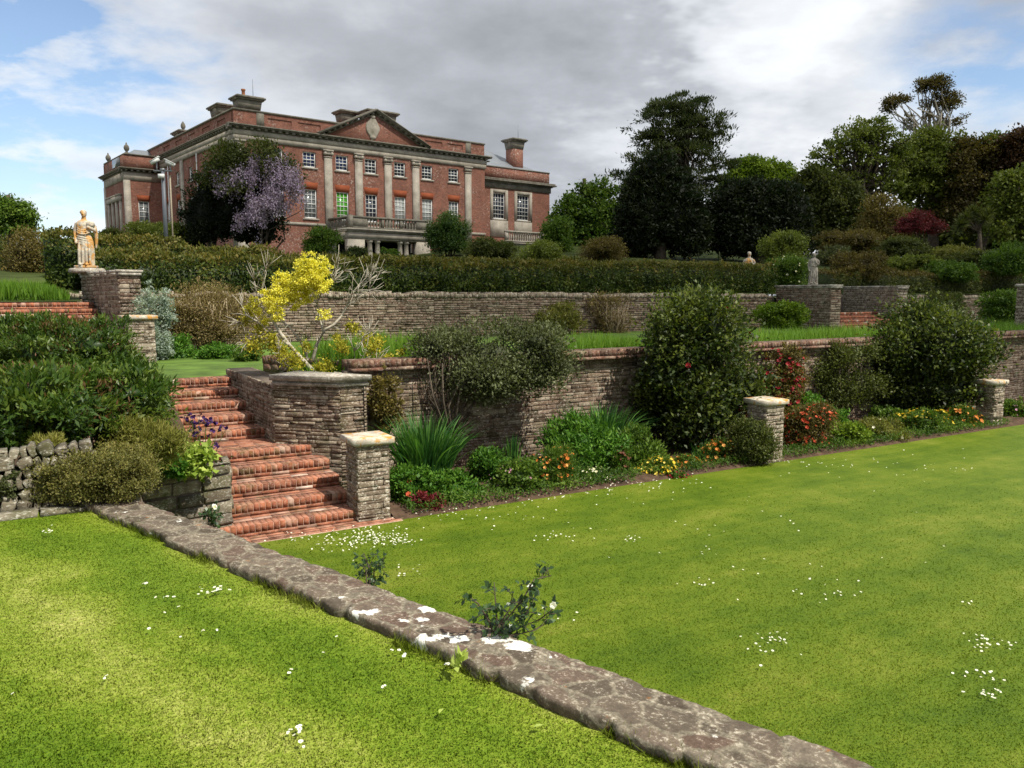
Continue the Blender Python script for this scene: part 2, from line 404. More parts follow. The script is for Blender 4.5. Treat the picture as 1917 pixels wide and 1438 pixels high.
M['glass_blind'] = glass_mat('glass_over_blind', (.36, .38, .37), .12)
M['glass_net'] = glass_mat('glass_over_net_curtain', (.17, .185, .19), .1)
M['glass_green'] = glass_mat('glass_over_green_curtain', (.08, .34, .03), .12)

# ------------------------------------------------------------------ setting: ground, terraces, lawns
rg = np.random.default_rng(7)
def grid(nb, xs, ys, zf, keep=None, mi=0):
    X, Y = np.meshgrid(xs, ys); V = np.stack([X, Y, np.vectorize(zf)(X, Y)], -1)
    ny, nx = X.shape; idx = np.arange(nx*ny).reshape(ny, nx)
    f = np.stack([idx[:-1, :-1], idx[:-1, 1:], idx[1:, 1:], idx[1:, :-1]], -1).reshape(-1, 4)
    if keep is not None:
        c = V.reshape(-1, 3)[f].mean(1); f = f[np.array([keep(a, b) for a, b, _ in c])]
    nb.add(V.reshape(-1, 3), f, .5, mi)

nb = NB(); nb.add([(-900, -900, -.6), (900, -900, -.6), (900, 900, -.6), (-900, 900, -.6)], [(0, 1, 2, 3)])
structure('ground', nb, M['hill'])

def hill_z(s, q):                        # the hill behind the upper wall
    z = 2.72 + min(max(q - 14.6, 0) * .075, 2.75)
    k = min(max((s - 14) / 22, 0), 1); k = k*k*(3 - 2*k)
    z += k * min(max(q - 17, 0) * .045, 2.4)
    z += .12 * mnoise.noise((s*.25, q*.25, 0))
    if q > 80: z += (q - 80) * .012
    return z
nb = NB()
grid(nb, np.concatenate([np.arange(-60, 90, 2.0), np.linspace(90, 400, 12)]), np.concatenate([np.arange(14.3, 80, 1.5), np.linspace(80, 420, 14)]), hill_z)
grid(nb, np.linspace(-40, -2.75, 20), np.linspace(12.1, 14.3, 4), lambda s, q: 2.6 + (q-12.1)*.05)
structure('hill', nb, M['hill'], loc=(L0[0], L0[1], 0), rotz=ANG)

nb = NB(); grid(nb, np.linspace(-.1, 75, 40), np.linspace(2.3, 14.35, 12), lambda s, q: 1.40 + .03*mnoise.noise((s*.6, q*.6, 3)))
grid(nb, np.linspace(-40, -.1, 20), np.linspace(5.05, 14.35, 10), lambda s, q: 1.40); grid(nb, np.linspace(-.5, -.1, 3), np.linspace(3.7, 5.05, 4), lambda s, q: 1.40)
structure('terrace_lawn', nb, M['turf'], loc=(L0[0], L0[1], 0), rotz=ANG)

nb = NB(); grid(nb, np.linspace(.05, 75, 220), np.linspace(-.02, 2.1, 14), lambda s, q: min(.05, (q + .02)*.35 - .004) + .05*mnoise.noise((s*2.5, q*2.5, 1))*min(q*2 + .04, 1) + .02*q)
structure('flower_bed', nb, M['soil'], loc=(L0[0], L0[1], 0), rotz=ANG)

nb = NB(); grid(nb, np.linspace(-40, 75, 60), np.linspace(-45, 2.3, 30), lambda s, q: 0.0)
structure('lower_lawn', nb, M['lawn_low'], loc=(L0[0], L0[1], 0), rotz=ANG)

ULZ = 1.17
RA = np.array((-3.020, 6.130)); RB = RA + LW * 9.6
nrm = np.array((0.6472, 0.7623))
nb = NB()
pl = [RA - nrm*.2, RB - nrm*.2, (10, -12), (-25, -12), (-25, -6.2), (-12.2, 1.1), (-3.9, 5.68), (-3.35, 6.03)]
nb.add([(p[0], p[1], ULZ) for p in pl], [tuple(reversed(range(len(pl)))) if False else tuple(range(len(pl)))])
structure('upper_lawn', nb, M['lawn_near'])

# planted bank to the left of the steps
bank = [(-14, .3, 1.5), (-6, 4.85, 1.5), (-3.95, 6.05, 1.48), (-3.35, 6.4, 1.32), (-3.95, 8.2, .87), (-3.26, 8.96, .86), tuple(Wp(-1.98, 1.8, .78)), tuple(Wp(-1.98, 2.7, .98)), tuple(Wp(-1.98, 4.75, 1.42)), tuple(Wp(-2.2, 6.5, 1.42)), (-9, 15.5, 1.45), (-24, 12, 1.5), (-24, 3, 1.5)]
nb = NB(); nb.add([(-7.5, 10, 1.75)] + bank, [(0, i+1, (i+1) % len(bank) + 1) for i in range(len(bank))])
structure('planted_bank', nb, M['soil'])
# pale stone edging strip below the dry stone wall
nb = NB(); d_ = np.array((.876, .482)); n_ = np.array((-d_[1], d_[0])); s0 = np.array((-3.28, 6.06)); q = 0.0
while q < 7:
    l = rg.uniform(.16, .42); c = s0 - d_*(q + l/2) - n_*.13
    nb.box((c[0], c[1], ULZ + .012), (l - .02, rg.uniform(.13, .2), .05), [(d_[0], d_[1], 0), (n_[0], n_[1], 0), (0, 0, 1)], rg.random(), 0, .012, rg); q += l
structure('edging_path', nb, M['stone_grey'])

# ------------------------------------------------------------------ stone walling
def stones(nb, o, ex, length, height, n, hr=(.07, .12), lr=(.14, .34), prot=.016, depth=.08, jit=.008, gap=.010, rg=rg, mi=0, zt=None):
    o = np.array(o, float); ex = np.array(ex, float); n = np.array(n, float); ez = np.array((0, 0, 1.0)); z = 0.0
    while z < height - .02:
        h = min(rg.uniform(*hr), height - z)
        if height - z - h < .04: h = height - z
        x = 0.0
        while x < length - .01:
            l = rg.uniform(*lr)
            if length - x - l < lr[0] * .6: l = length - x
            top = z + h
            if zt is not None and top > zt(x): top = max(zt(x), z)
            if top - z > .015:
                g = gap * rg.uniform(.6, 1.4); p = rg.uniform(-.2, 1) * prot; ch = min(.10 * (top - z), .010)
                a, b, c, d = x + g/2, x + l - g/2, z + g/2, top - g/2
                J = lambda: rg.uniform(-jit, jit)
                pts = []
                for (u_, v_) in ((a, c), (b, c), (b, d), (a, d)): pts.append(o + ex*u_ + ez*v_ - n*depth)
                for (u_, v_) in ((a, c), (b, c), (b, d), (a, d)): pts.append(o + ex*(u_ + J()*.6) + ez*(v_ + J()*.6) + n*(p - ch*.7))
                for (u_, v_) in ((a+ch, c+ch), (b-ch, c+ch), (b-ch, d-ch), (a+ch, d-ch)): pts.append(o + ex*(u_ + J()) + ez*(v_ + J()) + n*(p + J()*.5))
                flip = np.dot(np.cross(ex, ez), n) < 0
                fs = [(8, 9, 10, 11)]
                for k in range(4):
                    k2 = (k+1) % 4; fs += [(k, k2, k2+4, k+4), (k+4, k2+4, k2+8, k+8)]
                if flip: fs = [tuple(reversed(f)) for f in fs]
                nb.add(pts, fs, rg.random(), mi)
            x += l
        z += h

def pillar(label, s, q, z=0.0, h=1.04, wd=.41, rot=ANG, pos=None, rust=True, group='square garden pillars with stone caps'):
    p = Wp(s, q, z) if pos is None else np.array(pos)
    root = thing('garden_pillar', label, 'pillar', p, rot, group)
    r = np.random.default_rng(int(abs(p[0])*1000) + 3)
    sh = NB(); a = wd/2; hs = h - .1
    sh.bx(-a+.02, a-.02, -a+.02, a-.02, -.1, hs, .3, 1)
    for (o, ex, n) in (((-a, -a, 0), (1, 0, 0), (0, -1, 0)), ((a, -a, 0), (0, 1, 0), (1, 0, 0)), ((a, a, 0), (-1, 0, 0), (0, 1, 0)), ((-a, a, 0), (0, -1, 0), (-1, 0, 0))):
        stones(sh, o, ex, wd, hs, n, (.03, .08), (.09, .36), .012, .05, .009, .005, r)
    sh.build('shaft', [M['stone_lich'], M['mortar']], root)
    cp = NB(); b = a + .055
    cp.slab(-b+.04, b-.04, -b+.04, b-.04, hs, hs+.018, .004, .2); cp.slab(-b, b, -b, b, hs+.02, h, .006, r.random())
    cp.build('cap', M['cap'] if rust else M['coping'], root)
    return root
pillar('rusty capped stone pillar at the foot of the brick steps', -.185, .32)
pillar('pale capped stone pillar beside the red azalea', 6.74, .2, h=1.05)
pillar('slim stone pillar at the far end of the flower bed', 13.62, .3, h=.98, wd=.36)
A2 = R(39.5); U2 = np.array((math.cos(A2), math.sin(A2))); V2 = np.array((-U2[1], U2[0]))
pillar('tall lichened pillar standing behind the leafy bank beside silver shrub', 0, 0, pos=(-7.55, 16.2, 1.25), h=1.1, wd=.5, rot=A2)
pillar('pillar half sunk in shrubs in front of the upper brick steps', 0, 0, pos=(-9.1, 14.9, 1.3), h=1.1, wd=.5, rot=A2)

# brick laid walls and steps
def brick_row(nb, x0, x1, y0, y1, z0, z1, w_, r, gap=.006, mi=0, jit=.0015):
    x = x0
    while x < x1 - .01:
        l = min(w_ * r.uniform(.96, 1.04), x1 - x)
        if x1 - x - l < w_*.4: l = x1 - x
        nb.box(((2*x + l)/2, (y0+y1)/2 + r.uniform(-.0018, .0018), (z0+z1)/2 + r.uniform(-.0015, .0015)), (l - gap, y1 - y0, z1 - z0), None, r.random()*.94 if r.random() < .985 else 1.0, mi, jit, r)
        x += l

steps = thing('brick_steps', 'worn red brick flight with a landing climbing between lawn and terrace', 'steps', Wp(0, 0, 0), ANG)
r = np.random.default_rng(21)
def step(nosing, back, z, s0, s1, rise):
    n = NB()
    n.bx(s0 + .004, s1 - .004, nosing + .003, back, z - rise - .03, z - .004, .5, 1)
    brick_row(n, s0, s1, nosing, nosing + .215, z - .088, z, .070, r)
    brick_row(n, s0, s1, nosing + .001, nosing + .11, z - rise + .004, z - .095, .226, r)
    q_ = nosing + .225
    while q_ < back - .05:
        e = min(q_ + .105, back); brick_row(n, s0, s1, q_, e - .01, z - .07, z - .001, .226, r); q_ = e
    return n.build('step', [M['brick'], M['mortar_pale']], steps)
lw = [(.2 + .40*k) for k in range(5)]
for k in range(4): step(lw[k], lw[k+1] + .05, .14*(k+1), -2.02, -.33 + .0*k, .14)
step(1.8, 2.75, .70, -2.02, -.33, .14).name = 'landing'
uw = [2.7 + .51*k for k in range(5)]
for k in range(5): step(uw[k], (uw[k+1] if k < 4 else 5.1) + .03, .70 + .14*(k+1), -2.05, -.70 - .04*k, .14)
pv = NB(); pv.bx(-2.1, .12, -.06, .3, -.05, .008, .5, 1)
for k in range(3): brick_row(pv, -2.1, .1, -.05 + .085*k, .025 + .085*k, -.04, .014, .2, r)
pv.build('brick_apron', [M['brick'], M['mortar_pale']], steps)

# wing wall to the right of the steps
wing = thing('wing_wall', 'stone wing wall with moulded coping flanking the right of the brick steps', 'wall', Wp(0, 0, 0), ANG)
wl = [(-.13, 1.50), (-.86, 2.18), (-.90, 3.6), (-.93, 5.1)]; wr = [(.25, 1.50), (-.46, 2.52), (-.48, 3.6), (-.50, 5.1)]
n = NB(); zt_ = 1.52
for i in range(3):
    a, b, c, d = wl[i], wr[i], wr[i+1], wl[i+1]
    k = .03
    n.add([(a[0]+k, a[1]+k, 0), (b[0]-k, b[1]+k, 0), (c[0]-k, c[1], 0), (d[0]+k, d[1], 0), (a[0]+k, a[1]+k, zt_), (b[0]-k, b[1]+k, zt_), (c[0]-k, c[1], zt_), (d[0]+k, d[1], zt_)],
          [(0, 1, 5, 4), (1, 2, 6, 5), (2, 3, 7, 6), (3, 0, 4, 7), (4, 5, 6, 7)], .3, 1)
    e = np.array((d[0]-a[0], d[1]-a[1], 0)); L_ = np.linalg.norm(e); e /= L_
    stones(n, (d[0], d[1], 0), -e, L_, zt_, (-e[1], e[0], 0), (.03, .075), (.10, .34), .012, .05, .008, .006, r)
    e = np.array((c[0]-b[0], c[1]-b[1], 0)); L_ = np.linalg.norm(e); e /= L_
    stones(n, (b[0], b[1], 0), e, L_, zt_, (e[1], -e[0], 0), (.03, .075), (.10, .34), .012, .05, .008, .006, r)
stones(n, (wl[0][0], wl[0][1], 0), (1, 0, 0), .38, zt_, (0, -1, 0), (.03, .075), (.1, .3), .012, .05, .008, .006, r)
n.build('walling', [M['stone'], M['mortar']], wing)
n = NB()
for (z0, z1, o_) in ((zt_, zt_+.045, .03), (zt_+.045, zt_+.075, .015), (zt_+.075, zt_+.15, .06)):
    for i in range(1):
        a, b, c, d = [np.array(x) for x in (wl[i], wr[i], wr[i+1], wl[i+1])]
        fr = np.array((0, -o_ if i == 0 else 0)); g_ = np.array((0, .003))
        pts = [a + (-o_*1.2, -o_*.5) + fr*.8, b + (o_, 0) + fr, c + (o_, o_*.6), d + (-o_, -o_*.3)]
        n.loft([[(p[0], p[1], z0) for p in pts], [(p[0], p[1], z1 - .008) for p in pts], [(p[0]*.985 + pts[0][0]*.015 if 0 else p[0], p[1], z1) for p in pts]], r.random())
n.build('coping', M['coping'], wing)

# terrace wall along the border
tw = thing('terrace_wall', 'long stone retaining wall with brick coping behind the flower border', 'wall', Wp(0, 0, 0), ANG)
r = np.random.default_rng(5); n = NB(); TL = 46.0
n.bx(.2, TL, 2.05, 2.4, -.1, 1.66, .3, 1)
stones(n, (.2, 2.035, 0), (1, 0, 0), TL - .2, 1.66, (0, -1, 0), (.035, .08), (.10, .34), .012, .05, .006, .006, r)
n.build('walling', [M['stone'], M['mortar']], tw)
n = NB(); n.bx(.25, TL, 1.95, 2.42, 1.663, 1.76, .5, 1)
brick_row(n, .2, TL, 1.90, 2.14, 1.665, 1.715, .235, r); brick_row(n, .2, TL, 1.945, 2.17, 1.72, 1.825, .085, r); brick_row(n, .2, TL, 2.18, 2.40, 1.72, 1.82, .085, r)
n.build('coping', [M['brick_dull'], M['mortar']], tw)
# short brick kerb on the terrace corner above the wing wall
n = NB(); r = np.random.default_rng(55); k = thing('brick_kerb', 'low weathered brick kerb on the terrace corner behind the wing wall', 'kerb', Wp(-.25, 4.95, 1.4), ANG - R(68))
n.bx(0, 2.7, -.11, .13, -.1, .27, .4, 1); brick_row(n, 0, 2.7, -.13, .14, .20, .33, .08, r); brick_row(n, 0, 2.7, -.115, .13, .07, .19, .22, r)
n.build('brickwork', [M['brick_dull'], M['mortar']], k)

# upper wall
GAPA, GAPB = 22.3, 26.7
r = np.random.default_rng(6)
def utop(s): return 2.78 - max(min(s - 4, 24), 0)*.006
for (a, b, lb) in ((-2.95, GAPA, 'long rubble garden wall with upright coping stones below the russet hedge'), (GAPB, 62, 'stretch of rubble wall running on beyond the far brick steps')):
    uwl = thing('upper_wall', lb, 'wall', Wp(0, 0, 0), ANG); n = NB(); n2 = NB(); x = a
    while x < b:
        e = min(x + 5, b); zt = utop(x) - .13
        n.bx(x, e, 13.93, 14.38, 1.2, zt, .3, 1)
        stones(n, (x, 13.9, 1.3), (1, 0, 0), e - x, zt - 1.3, (0, -1, 0), (.05, .10), (.14, .42), .025, .06, .01, .014, r)
        xx = x
        while xx < e:
            l = r.uniform(.05, .12); hh = r.uniform(.10, .20)
            n2.box((xx + l/2, 14.13 + r.uniform(-.03, .03), zt + hh/2 - .003), (l - .012, .5, hh), None, r.random(), 0, .012, r); xx += l
        x = e
    n.build('walling', [M['stone'], M['mortar']], uwl); n2.build('coping', M['stone_lich'], uwl)

def poly_wall(root, pts, th, z0, zt, mat, r, hr=(.06, .12), lr=(.14, .36), cop=.12, capmat=None):
    n = NB(); c = NB(); th = np.array(th) if np.ndim(th) else None
    for i in range(len(pts) - 1):
        a, b = np.array(pts[i], float), np.array(pts[i+1], float); e = b - a; L_ = np.linalg.norm(e); e /= L_; nn = np.array((e[1], -e[0]))
        t_ = .42
        q_ = [a, b, b - nn*t_, a - nn*t_]; s_ = .03
        core = [a - nn*s_ + e*s_, b - nn*s_ - e*s_, b - nn*(t_-s_) - e*s_, a - nn*(t_-s_) + e*s_]
        n.loft([[(p[0], p[1], z0 - .2) for p in core], [(p[0], p[1], zt) for p in core]], .3, 1)
        E = (e[0], e[1], 0)
        stones(n, (a[0], a[1], z0), E, L_, zt - z0, (nn[0], nn[1], 0), hr, lr, .02, .06, .009, .013, r)
        o2 = b - nn*t_; stones(n, (o2[0], o2[1], z0), (-e[0], -e[1], 0), L_, zt - z0, (-nn[0], -nn[1], 0), hr, lr, .02, .06, .009, .013, r)
        stones(n, (b[0], b[1], z0), (-nn[0], -nn[1], 0), t_, zt - z0, E, hr, lr, .02, .06, .009, .013, r)
        o3 = a - nn*t_; stones(n, (o3[0], o3[1], z0), (nn[0], nn[1], 0), t_, zt - z0, (-e[0], -e[1], 0), hr, lr, .02, .06, .009, .013, r)
        o_ = .05; x = -o_
        while x < L_ + o_:
            l = min(r.uniform(.45, .8), L_ + o_ - x)
            cc = a + e*(x + l/2) - nn*(t_/2)
            c.box((cc[0], cc[1], zt + cop*.25), (l - .008, t_ + .04, cop*.5), [(e[0], e[1], 0), (-nn[0], -nn[1], 0), (0, 0, 1)], r.random(), 0, .004, r)
            c.box((cc[0], cc[1], zt + cop*.75 + .002), (l - .008, t_ + .1, cop*.5), [(e[0], e[1], 0), (-nn[0], -nn[1], 0), (0, 0, 1)], r.random(), 0, .006, r)
            x += l
    n.build('walling', [mat, M['mortar']], root); c.build('coping', capmat or M['coping'], root)

# left upper flight
f1 = np.array((-8.27, 17.0)); b1 = np.array((-10.45, 19.6))
t = thing('wing_wall', 'tall lichened wing wall with sloping coping carrying the draped statue', 'wall', (f1[0], f1[1], 1.3), 0)
poly_wall(t, [(b1 - f1), (0, 0)], .42, 0, 1.86, M['stone'], np.random.default_rng(31))
fl = thing('brick_steps', 'upper brick flight behind the shrubs below the draped statue', 'steps', (f1[0], f1[1], 0), A2)
r = np.random.default_rng(33)
for k in range(9):
    n = NB(); y0 = -.9 + .36*k; z = 1.46 + .14*k
    n.bx(-3.9, -.1, y0 + .006, y0 + .5, z - .3, z - .008, .5, 1); brick_row(n, -3.9, -.08, y0, y0 + .21, z - .088, z, .085, r); brick_row(n, -3.9, -.08, y0 + .003, y0 + .11, z - .138, z - .097, .226, r)
    brick_row(n, -3.9, -.08, y0 + .22, y0 + .38, z - .07, z - .004, .226, r)
    n.build('step', [M['brick'], M['mortar_pale']], fl)
# right upper flight
w1 = [Wp(22.4, 13.9), Wp(21.45, 10.5)]
t = thing('wing_wall', 'dark stone wing wall under the slender statue beside far brick steps', 'wall', (w1[1][0], w1[1][1], 1.35))
poly_wall(t, [w1[0][:2] - w1[1][:2], (0, 0)], .42, 0, 1.62, M['stone'], np.random.default_rng(35))
w2 = [Wp(26.6, 13.9), Wp(25.4, 10.5)]
t = thing('wing_wall', 'lighter rubble wing wall on the right of the far brick steps', 'wall', (w2[1][0], w2[1][1], 1.35))
poly_wall(t, [w2[0][:2] - w2[1][:2], (0, 0)], .42, 0, 1.60, M['stone_lich'], np.random.default_rng(36))
p_ = Wp(21.9, 10.0, 1.38)
fl = thing('brick_steps', 'far red brick steps between two rubble wing walls', 'steps', p_, ANG)
for k in range(5):
    n = NB(); y0 = .36*k; z = .13*(k+1); x1 = 3.35
    n.bx(.1 + .05*k, x1 + .1*k, y0 + .006, y0 + .5, z - .3, z - .008, .5, 1); brick_row(n, .1 + .05*k, x1 + .1*k, y0, y0 + .21, z - .088, z, .085, r); brick_row(n, .1 + .05*k, x1 + .1*k, y0 + .003, y0 + .11, z - .138, z - .097, .226, r)
    n.build('step', [M['brick'], M['mortar_pale']], fl)
pr = P3(1922, 608, 26); pr[2] = 1.35
t = thing('garden_pier', 'tall rubble pier at the right end of the upper terrace', 'pier', pr, ANG)
n = NB(); r = np.random.default_rng(38); n.bx(-.22, .22, -.22, .22, 0, 1.62, .3, 1)
for (o, ex, nn) in (((-.25, -.25, 0), (1, 0, 0), (0, -1, 0)), ((.25, -.25, 0), (0, 1, 0), (1, 0, 0)), ((.25, .25, 0), (-1, 0, 0), (0, 1, 0)), ((-.25, .25, 0), (0, -1, 0), (-1, 0, 0))):
    stones(n, o, ex, .5, 1.62, nn, (.06, .12), (.12, .34), .02, .05, .008, .012, r)
n.build('shaft', [M['stone_lich'], M['mortar']], t); n = NB(); n.slab(-.3, .3, -.3, .3, 1.623, 1.73, .03); n.build('cap', M['coping'], t)

# low wall in the foreground
LEN = 9.6
lowall = thing('low_wall', 'low stone wall topped with crazy paving running between the two lawns', 'wall', (RA[0], RA[1], 0), math.atan2(LW[1], LW[0]))
r = np.random.default_rng(41)
def wth(x): return .30 + .055 * min(max(x / 5.4, 0), 1)
def rag(x, k): return .030*mnoise.noise((x*3.1, k, 0)) + .022*mnoise.noise((x*11, k, 2)) + .012*mnoise.noise((x*27, k, 4))
n = NB(); xs = np.arange(-.25, LEN, .02); prof = []
def joints(lo, hi):
    out, x = [], -.3
    while x < LEN: l = r.uniform(lo, hi); out.append((x, x + l, r.uniform(-.022, .02), r.uniform(-.008, .006))); x += l
    return out
JL, JR = joints(.12, .42), joints(.15, .45)
def edge_of(J, x):
    for a, b, o, h in J:
        if a <= x < b:
            k = min(x - a, b - x); return o - (.022 if k < .012 else .008 if k < .03 else 0), h*.6
    return 0, 0
ZT = 1.226
for x in xs:
    wd = wth(x); eo, eh = edge_of(JL, x); fo_, fh = edge_of(JR, x); l_ = -wd + rag(x, 1.0)*.7 - eo; rr = rag(x, 5.0)*.7 + fo_*.7; row = []
    top = ZT + .012*mnoise.noise((x*1.3, 0, 9))
    row.append((x, l_ + .05, top - .085)); row.append((x, l_ + .006, top - .075 + .012*mnoise.noise((x*6, 3, 1)))); row.append((x, l_, top - .014)); row.append((x, l_ + .006, top - .001 + eh))
    for j in range(1, 16):
        y = l_ + .016 + (rr - .016 - l_ - .016) * j / 16
        row.append((x, y, top + (eh*max(1 - j/7, 0) + fh*max(1 - (16-j)/7, 0)) + .009*mnoise.noise((x*4, y*5, 0)) + .005*mnoise.noise((x*13, y*14, 4))))
    row.append((x, rr - .016, top - .002)); row.append((x, rr, top - .02)); row.append((x, rr - .005, top - .075)); row.append((x, rr - .05, top - .085))
    prof.append(row)
k = len(prof[0]); vs = np.array(prof).reshape(-1, 3); fs = []
for i in range(len(prof)-1):
    for j in range(k):
        fs.append((i*k + j, (i+1)*k + j, (i+1)*k + (j+1) % k, i*k + (j+1) % k))
n.add(vs, np.array(fs), .5); n.build('coping', M['flag'], lowall)
n = NB(); n.bx(-.2, LEN, -.27, -.07, -.1, ZT - .08, .3, 1)
stones(n, (LEN, -.055, 0), (-1, 0, 0), LEN, ZT - .086, (0, 1, 0), (.08, .16), (.16, .4), .02, .05, .012, .014, r)
stones(n, (-.2, -.255, ULZ - .1), (1, 0, 0), LEN, .1 + ZT - .09 - ULZ, (0, -1, 0), (.06, .09), (.1, .3), .03, .05, .012, .014, r)
n.build('walling', [M['stone_dark'], M['mortar']], lowall)

# retaining wall beside the steps, dry stone wall on the left
r = np.random.default_rng(43)
ra, rb, rc_ = np.array((-3.22, 9.0)), np.array((-3.93, 8.3)), np.array((-3.2, 6.25))
t = thing('retaining_wall', 'mossy block retaining wall between the low wall and the brick steps', 'wall', (ra[0], ra[1], 0))
n = NB()
for (a, b, z1, z2) in ((rb - ra, np.zeros(2), 0.90, .88), (rc_ - ra, rb - ra, 1.15, .90)):
    e = b - a; L_ = np.linalg.norm(e); e /= L_; nn = np.array((e[1], -e[0]))
    zf = lambda x, z1=z1, z2=z2, L_=L_: z1 + (z2 - z1) * x / L_
    stones(n, (a[0], a[1], 0), (e[0], e[1], 0), L_, max(z1, z2) + .02, (nn[0], nn[1], 0), (.11, .19), (.2, .42), .03, .1, .018, .022, r, zt=zf)
    q_ = [a - nn*.02, b - nn*.02, b - nn*.3, a - nn*.3]
    n.add([(p[0], p[1], -.1) for p in q_] + [(q_[0][0], q_[0][1], z1 - .03), (q_[1][0], q_[1][1], z2 - .03), (q_[2][0], q_[2][1], z2 - .03), (q_[3][0], q_[3][1], z1 - .03)], [(0, 1, 5, 4), (1, 2, 6, 5), (2, 3, 7, 6), (3, 0, 4, 7), (4, 5, 6, 7)], .3, 1)
e = np.array((.93, .36)); stones(n, (0, 0, 0), (-.42*.95, .91*.95, 0), .34, .9, (.91, .42, 0), (.11, .19), (.16, .3), .02, .08, .012, .02, r)
n.build('walling', [M['stone_dark'], M['mortar']], t)
t = thing('dry_stone_wall', 'rough dry stone wall of upright stones below the leafy bank', 'wall', (s0[0], s0[1], ULZ))
r = np.random.default_rng(44); n = NB(); D3 = np.array((-d_[0], -d_[1], 0)); N3 = np.array((d_[1], -d_[0], 0.0))
for row in range(6):
    z = .0 + row*.078; x = -.1 + r.uniform(0, .05)
    while x < 9:
        l = r.uniform(.035, .13); hh = r.uniform(.06, .11); ln = r.uniform(-.5, .5)
        c = D3*(x + l/2) - N3*(.05 + .022*row + r.uniform(-.02, .02)) + np.array((0, 0, z + hh/2))
        ax = np.array((D3*math.cos(ln) + np.array((0, 0, math.sin(ln))), -N3, np.array((0, 0, math.cos(ln))) - D3*math.sin(ln)))
        a_, b_, c_ = l/2*.93, .11, hh/2*.98
        rings = []
        for (yy, k_) in ((b_, .9), (-b_*.7, 1.0), (-b_*.95, .9), (-b_, .7)):
            ring = [np.array((sx_*a_*k_*r.uniform(.78, 1.04), yy + r.uniform(-.015, .015), sz_*c_*k_*r.uniform(.78, 1.04))) for sx_, sz_ in ((-1, -.95), (0, -1.05), (1, -.95), (1.05, 0), (1, .95), (0, 1.05), (-1, .95), (-1.05, 0))]
            rings.append([p @ ax + c for p in ring])
        n.loft(rings, r.random()); x += l
n.build('stonework', M['stone_grey'], t)

# ------------------------------------------------------------------ the mansion (local x along the front, y back, z up)
HA = R(38.8); HP = (-19.536, 58.0); HZ0 = 5.5
house = thing('mansion', 'long red brick mansion with stone pilasters, pediment and balustraded porch', 'mansion', (HP[0], HP[1], HZ0), HA)
def Hpt(x, y, z=0.0): return np.array((HP[0] + x*math.cos(HA) - y*math.sin(HA), HP[1] + x*math.sin(HA) + y*math.cos(HA), HZ0 + z))

def facade(nb, org, ex, ey, x0, x1, z0, z1, holes, dep=.22, mi=0):
    """wall face with window openings and their reveals; ex along, ey inwards"""
    org = np.array(org, float); ex = np.array(ex, float); ey = np.array(ey, float); ez = np.array((0, 0, 1.0))
    xs = sorted({x0, x1, *[h[0] for h in holes], *[h[1] for h in holes]}); zs = sorted({z0, z1, *[h[2] for h in holes], *[h[3] for h in holes]})
    for a, b in zip(xs, xs[1:]):
        for c, d in zip(zs, zs[1:]):
            mx_, mz = (a+b)/2, (c+d)/2
            if any(h[0] < mx_ < h[1] and h[2] < mz < h[3] for h in holes): continue
            nb.add([org + ex*a + ez*c, org + ex*b + ez*c, org + ex*b + ez*d, org + ex*a + ez*d], [(0, 1, 2, 3)], .5, mi)
    for (a, b, c, d) in holes:
        q_ = [(a, c), (b, c), (b, d), (a, d)]
        for i in range(4):
            p, q2 = q_[i], q_[(i+1) % 4]
            nb.add([org + ex*p[0] + ez*p[1], org + ex*q2[0] + ez*q2[1], org + ex*q2[0] + ez*q2[1] + ey*dep, org + ex*p[0] + ez*p[1] + ey*dep], [(0, 1, 2, 3)], .5, mi)

def window(par, org, ex, ey, a, b, c, d, nx, nz, glass, arch=0, sill=True, stone=False):
    org = np.array(org, float); ex = np.array(ex, float); ey = np.array(ey, float); ez = np.array((0, 0, 1.0)); ax = [ex, ey, ez]
    P = lambda x, y, z: org + ex*x + ey*y + ez*z
    f = NB(); t_ = .07
    for (x0, x1, z0, z1) in ((a, a+t_, c, d), (b-t_, b, c, d), (a+t_, b-t_, c, c+.10), (a+t_, b-t_, d-t_, d)):
        f.box(P((x0+x1)/2, .14, (z0+z1)/2), (x1-x0, .08, z1-z0), ax)
    W_, H_ = b - a - 2*t_, d - c - t_ - .10
    for i in range(1, nx): f.box(P(a + t_ + W_*i/nx, .155, (c + .1 + d - t_)/2), (.030, .03, H_), ax)
    for i in range(1, nz):
        m_ = .06 if i*2 in (nz, nz+1) else .03
        f.box(P((a+b)/2, .150, c + .1 + H_*i/nz), (W_, .035 if m_ < .05 else .05, m_), ax)
    o = f.build('window', M['white'], par)
    g = NB(); g.box(P((a+b)/2, .18, (c+d)/2), (b-a-.05, .012, d-c-.05), ax); g.build('pane', glass, o)
    if sill:
        g = NB(); g.box(P((a+b)/2, .04, c-.06), (b-a+.24, .26, .12), ax); g.build('sill', M['hstone'], o)
    if arch:
        g = NB(); p_ = []
        for (x, z) in ((a-.03, d+.004), (b+.03, d+.004), (b+.14, d+arch), (a-.14, d+arch)): p_.append((x, z))
        g.loft([[P(x, -.012, z) for x, z in p_], [P(x, .1, z) for x, z in p_]]); g.build('brick_arch', M['arch_brick'], o)
    return o

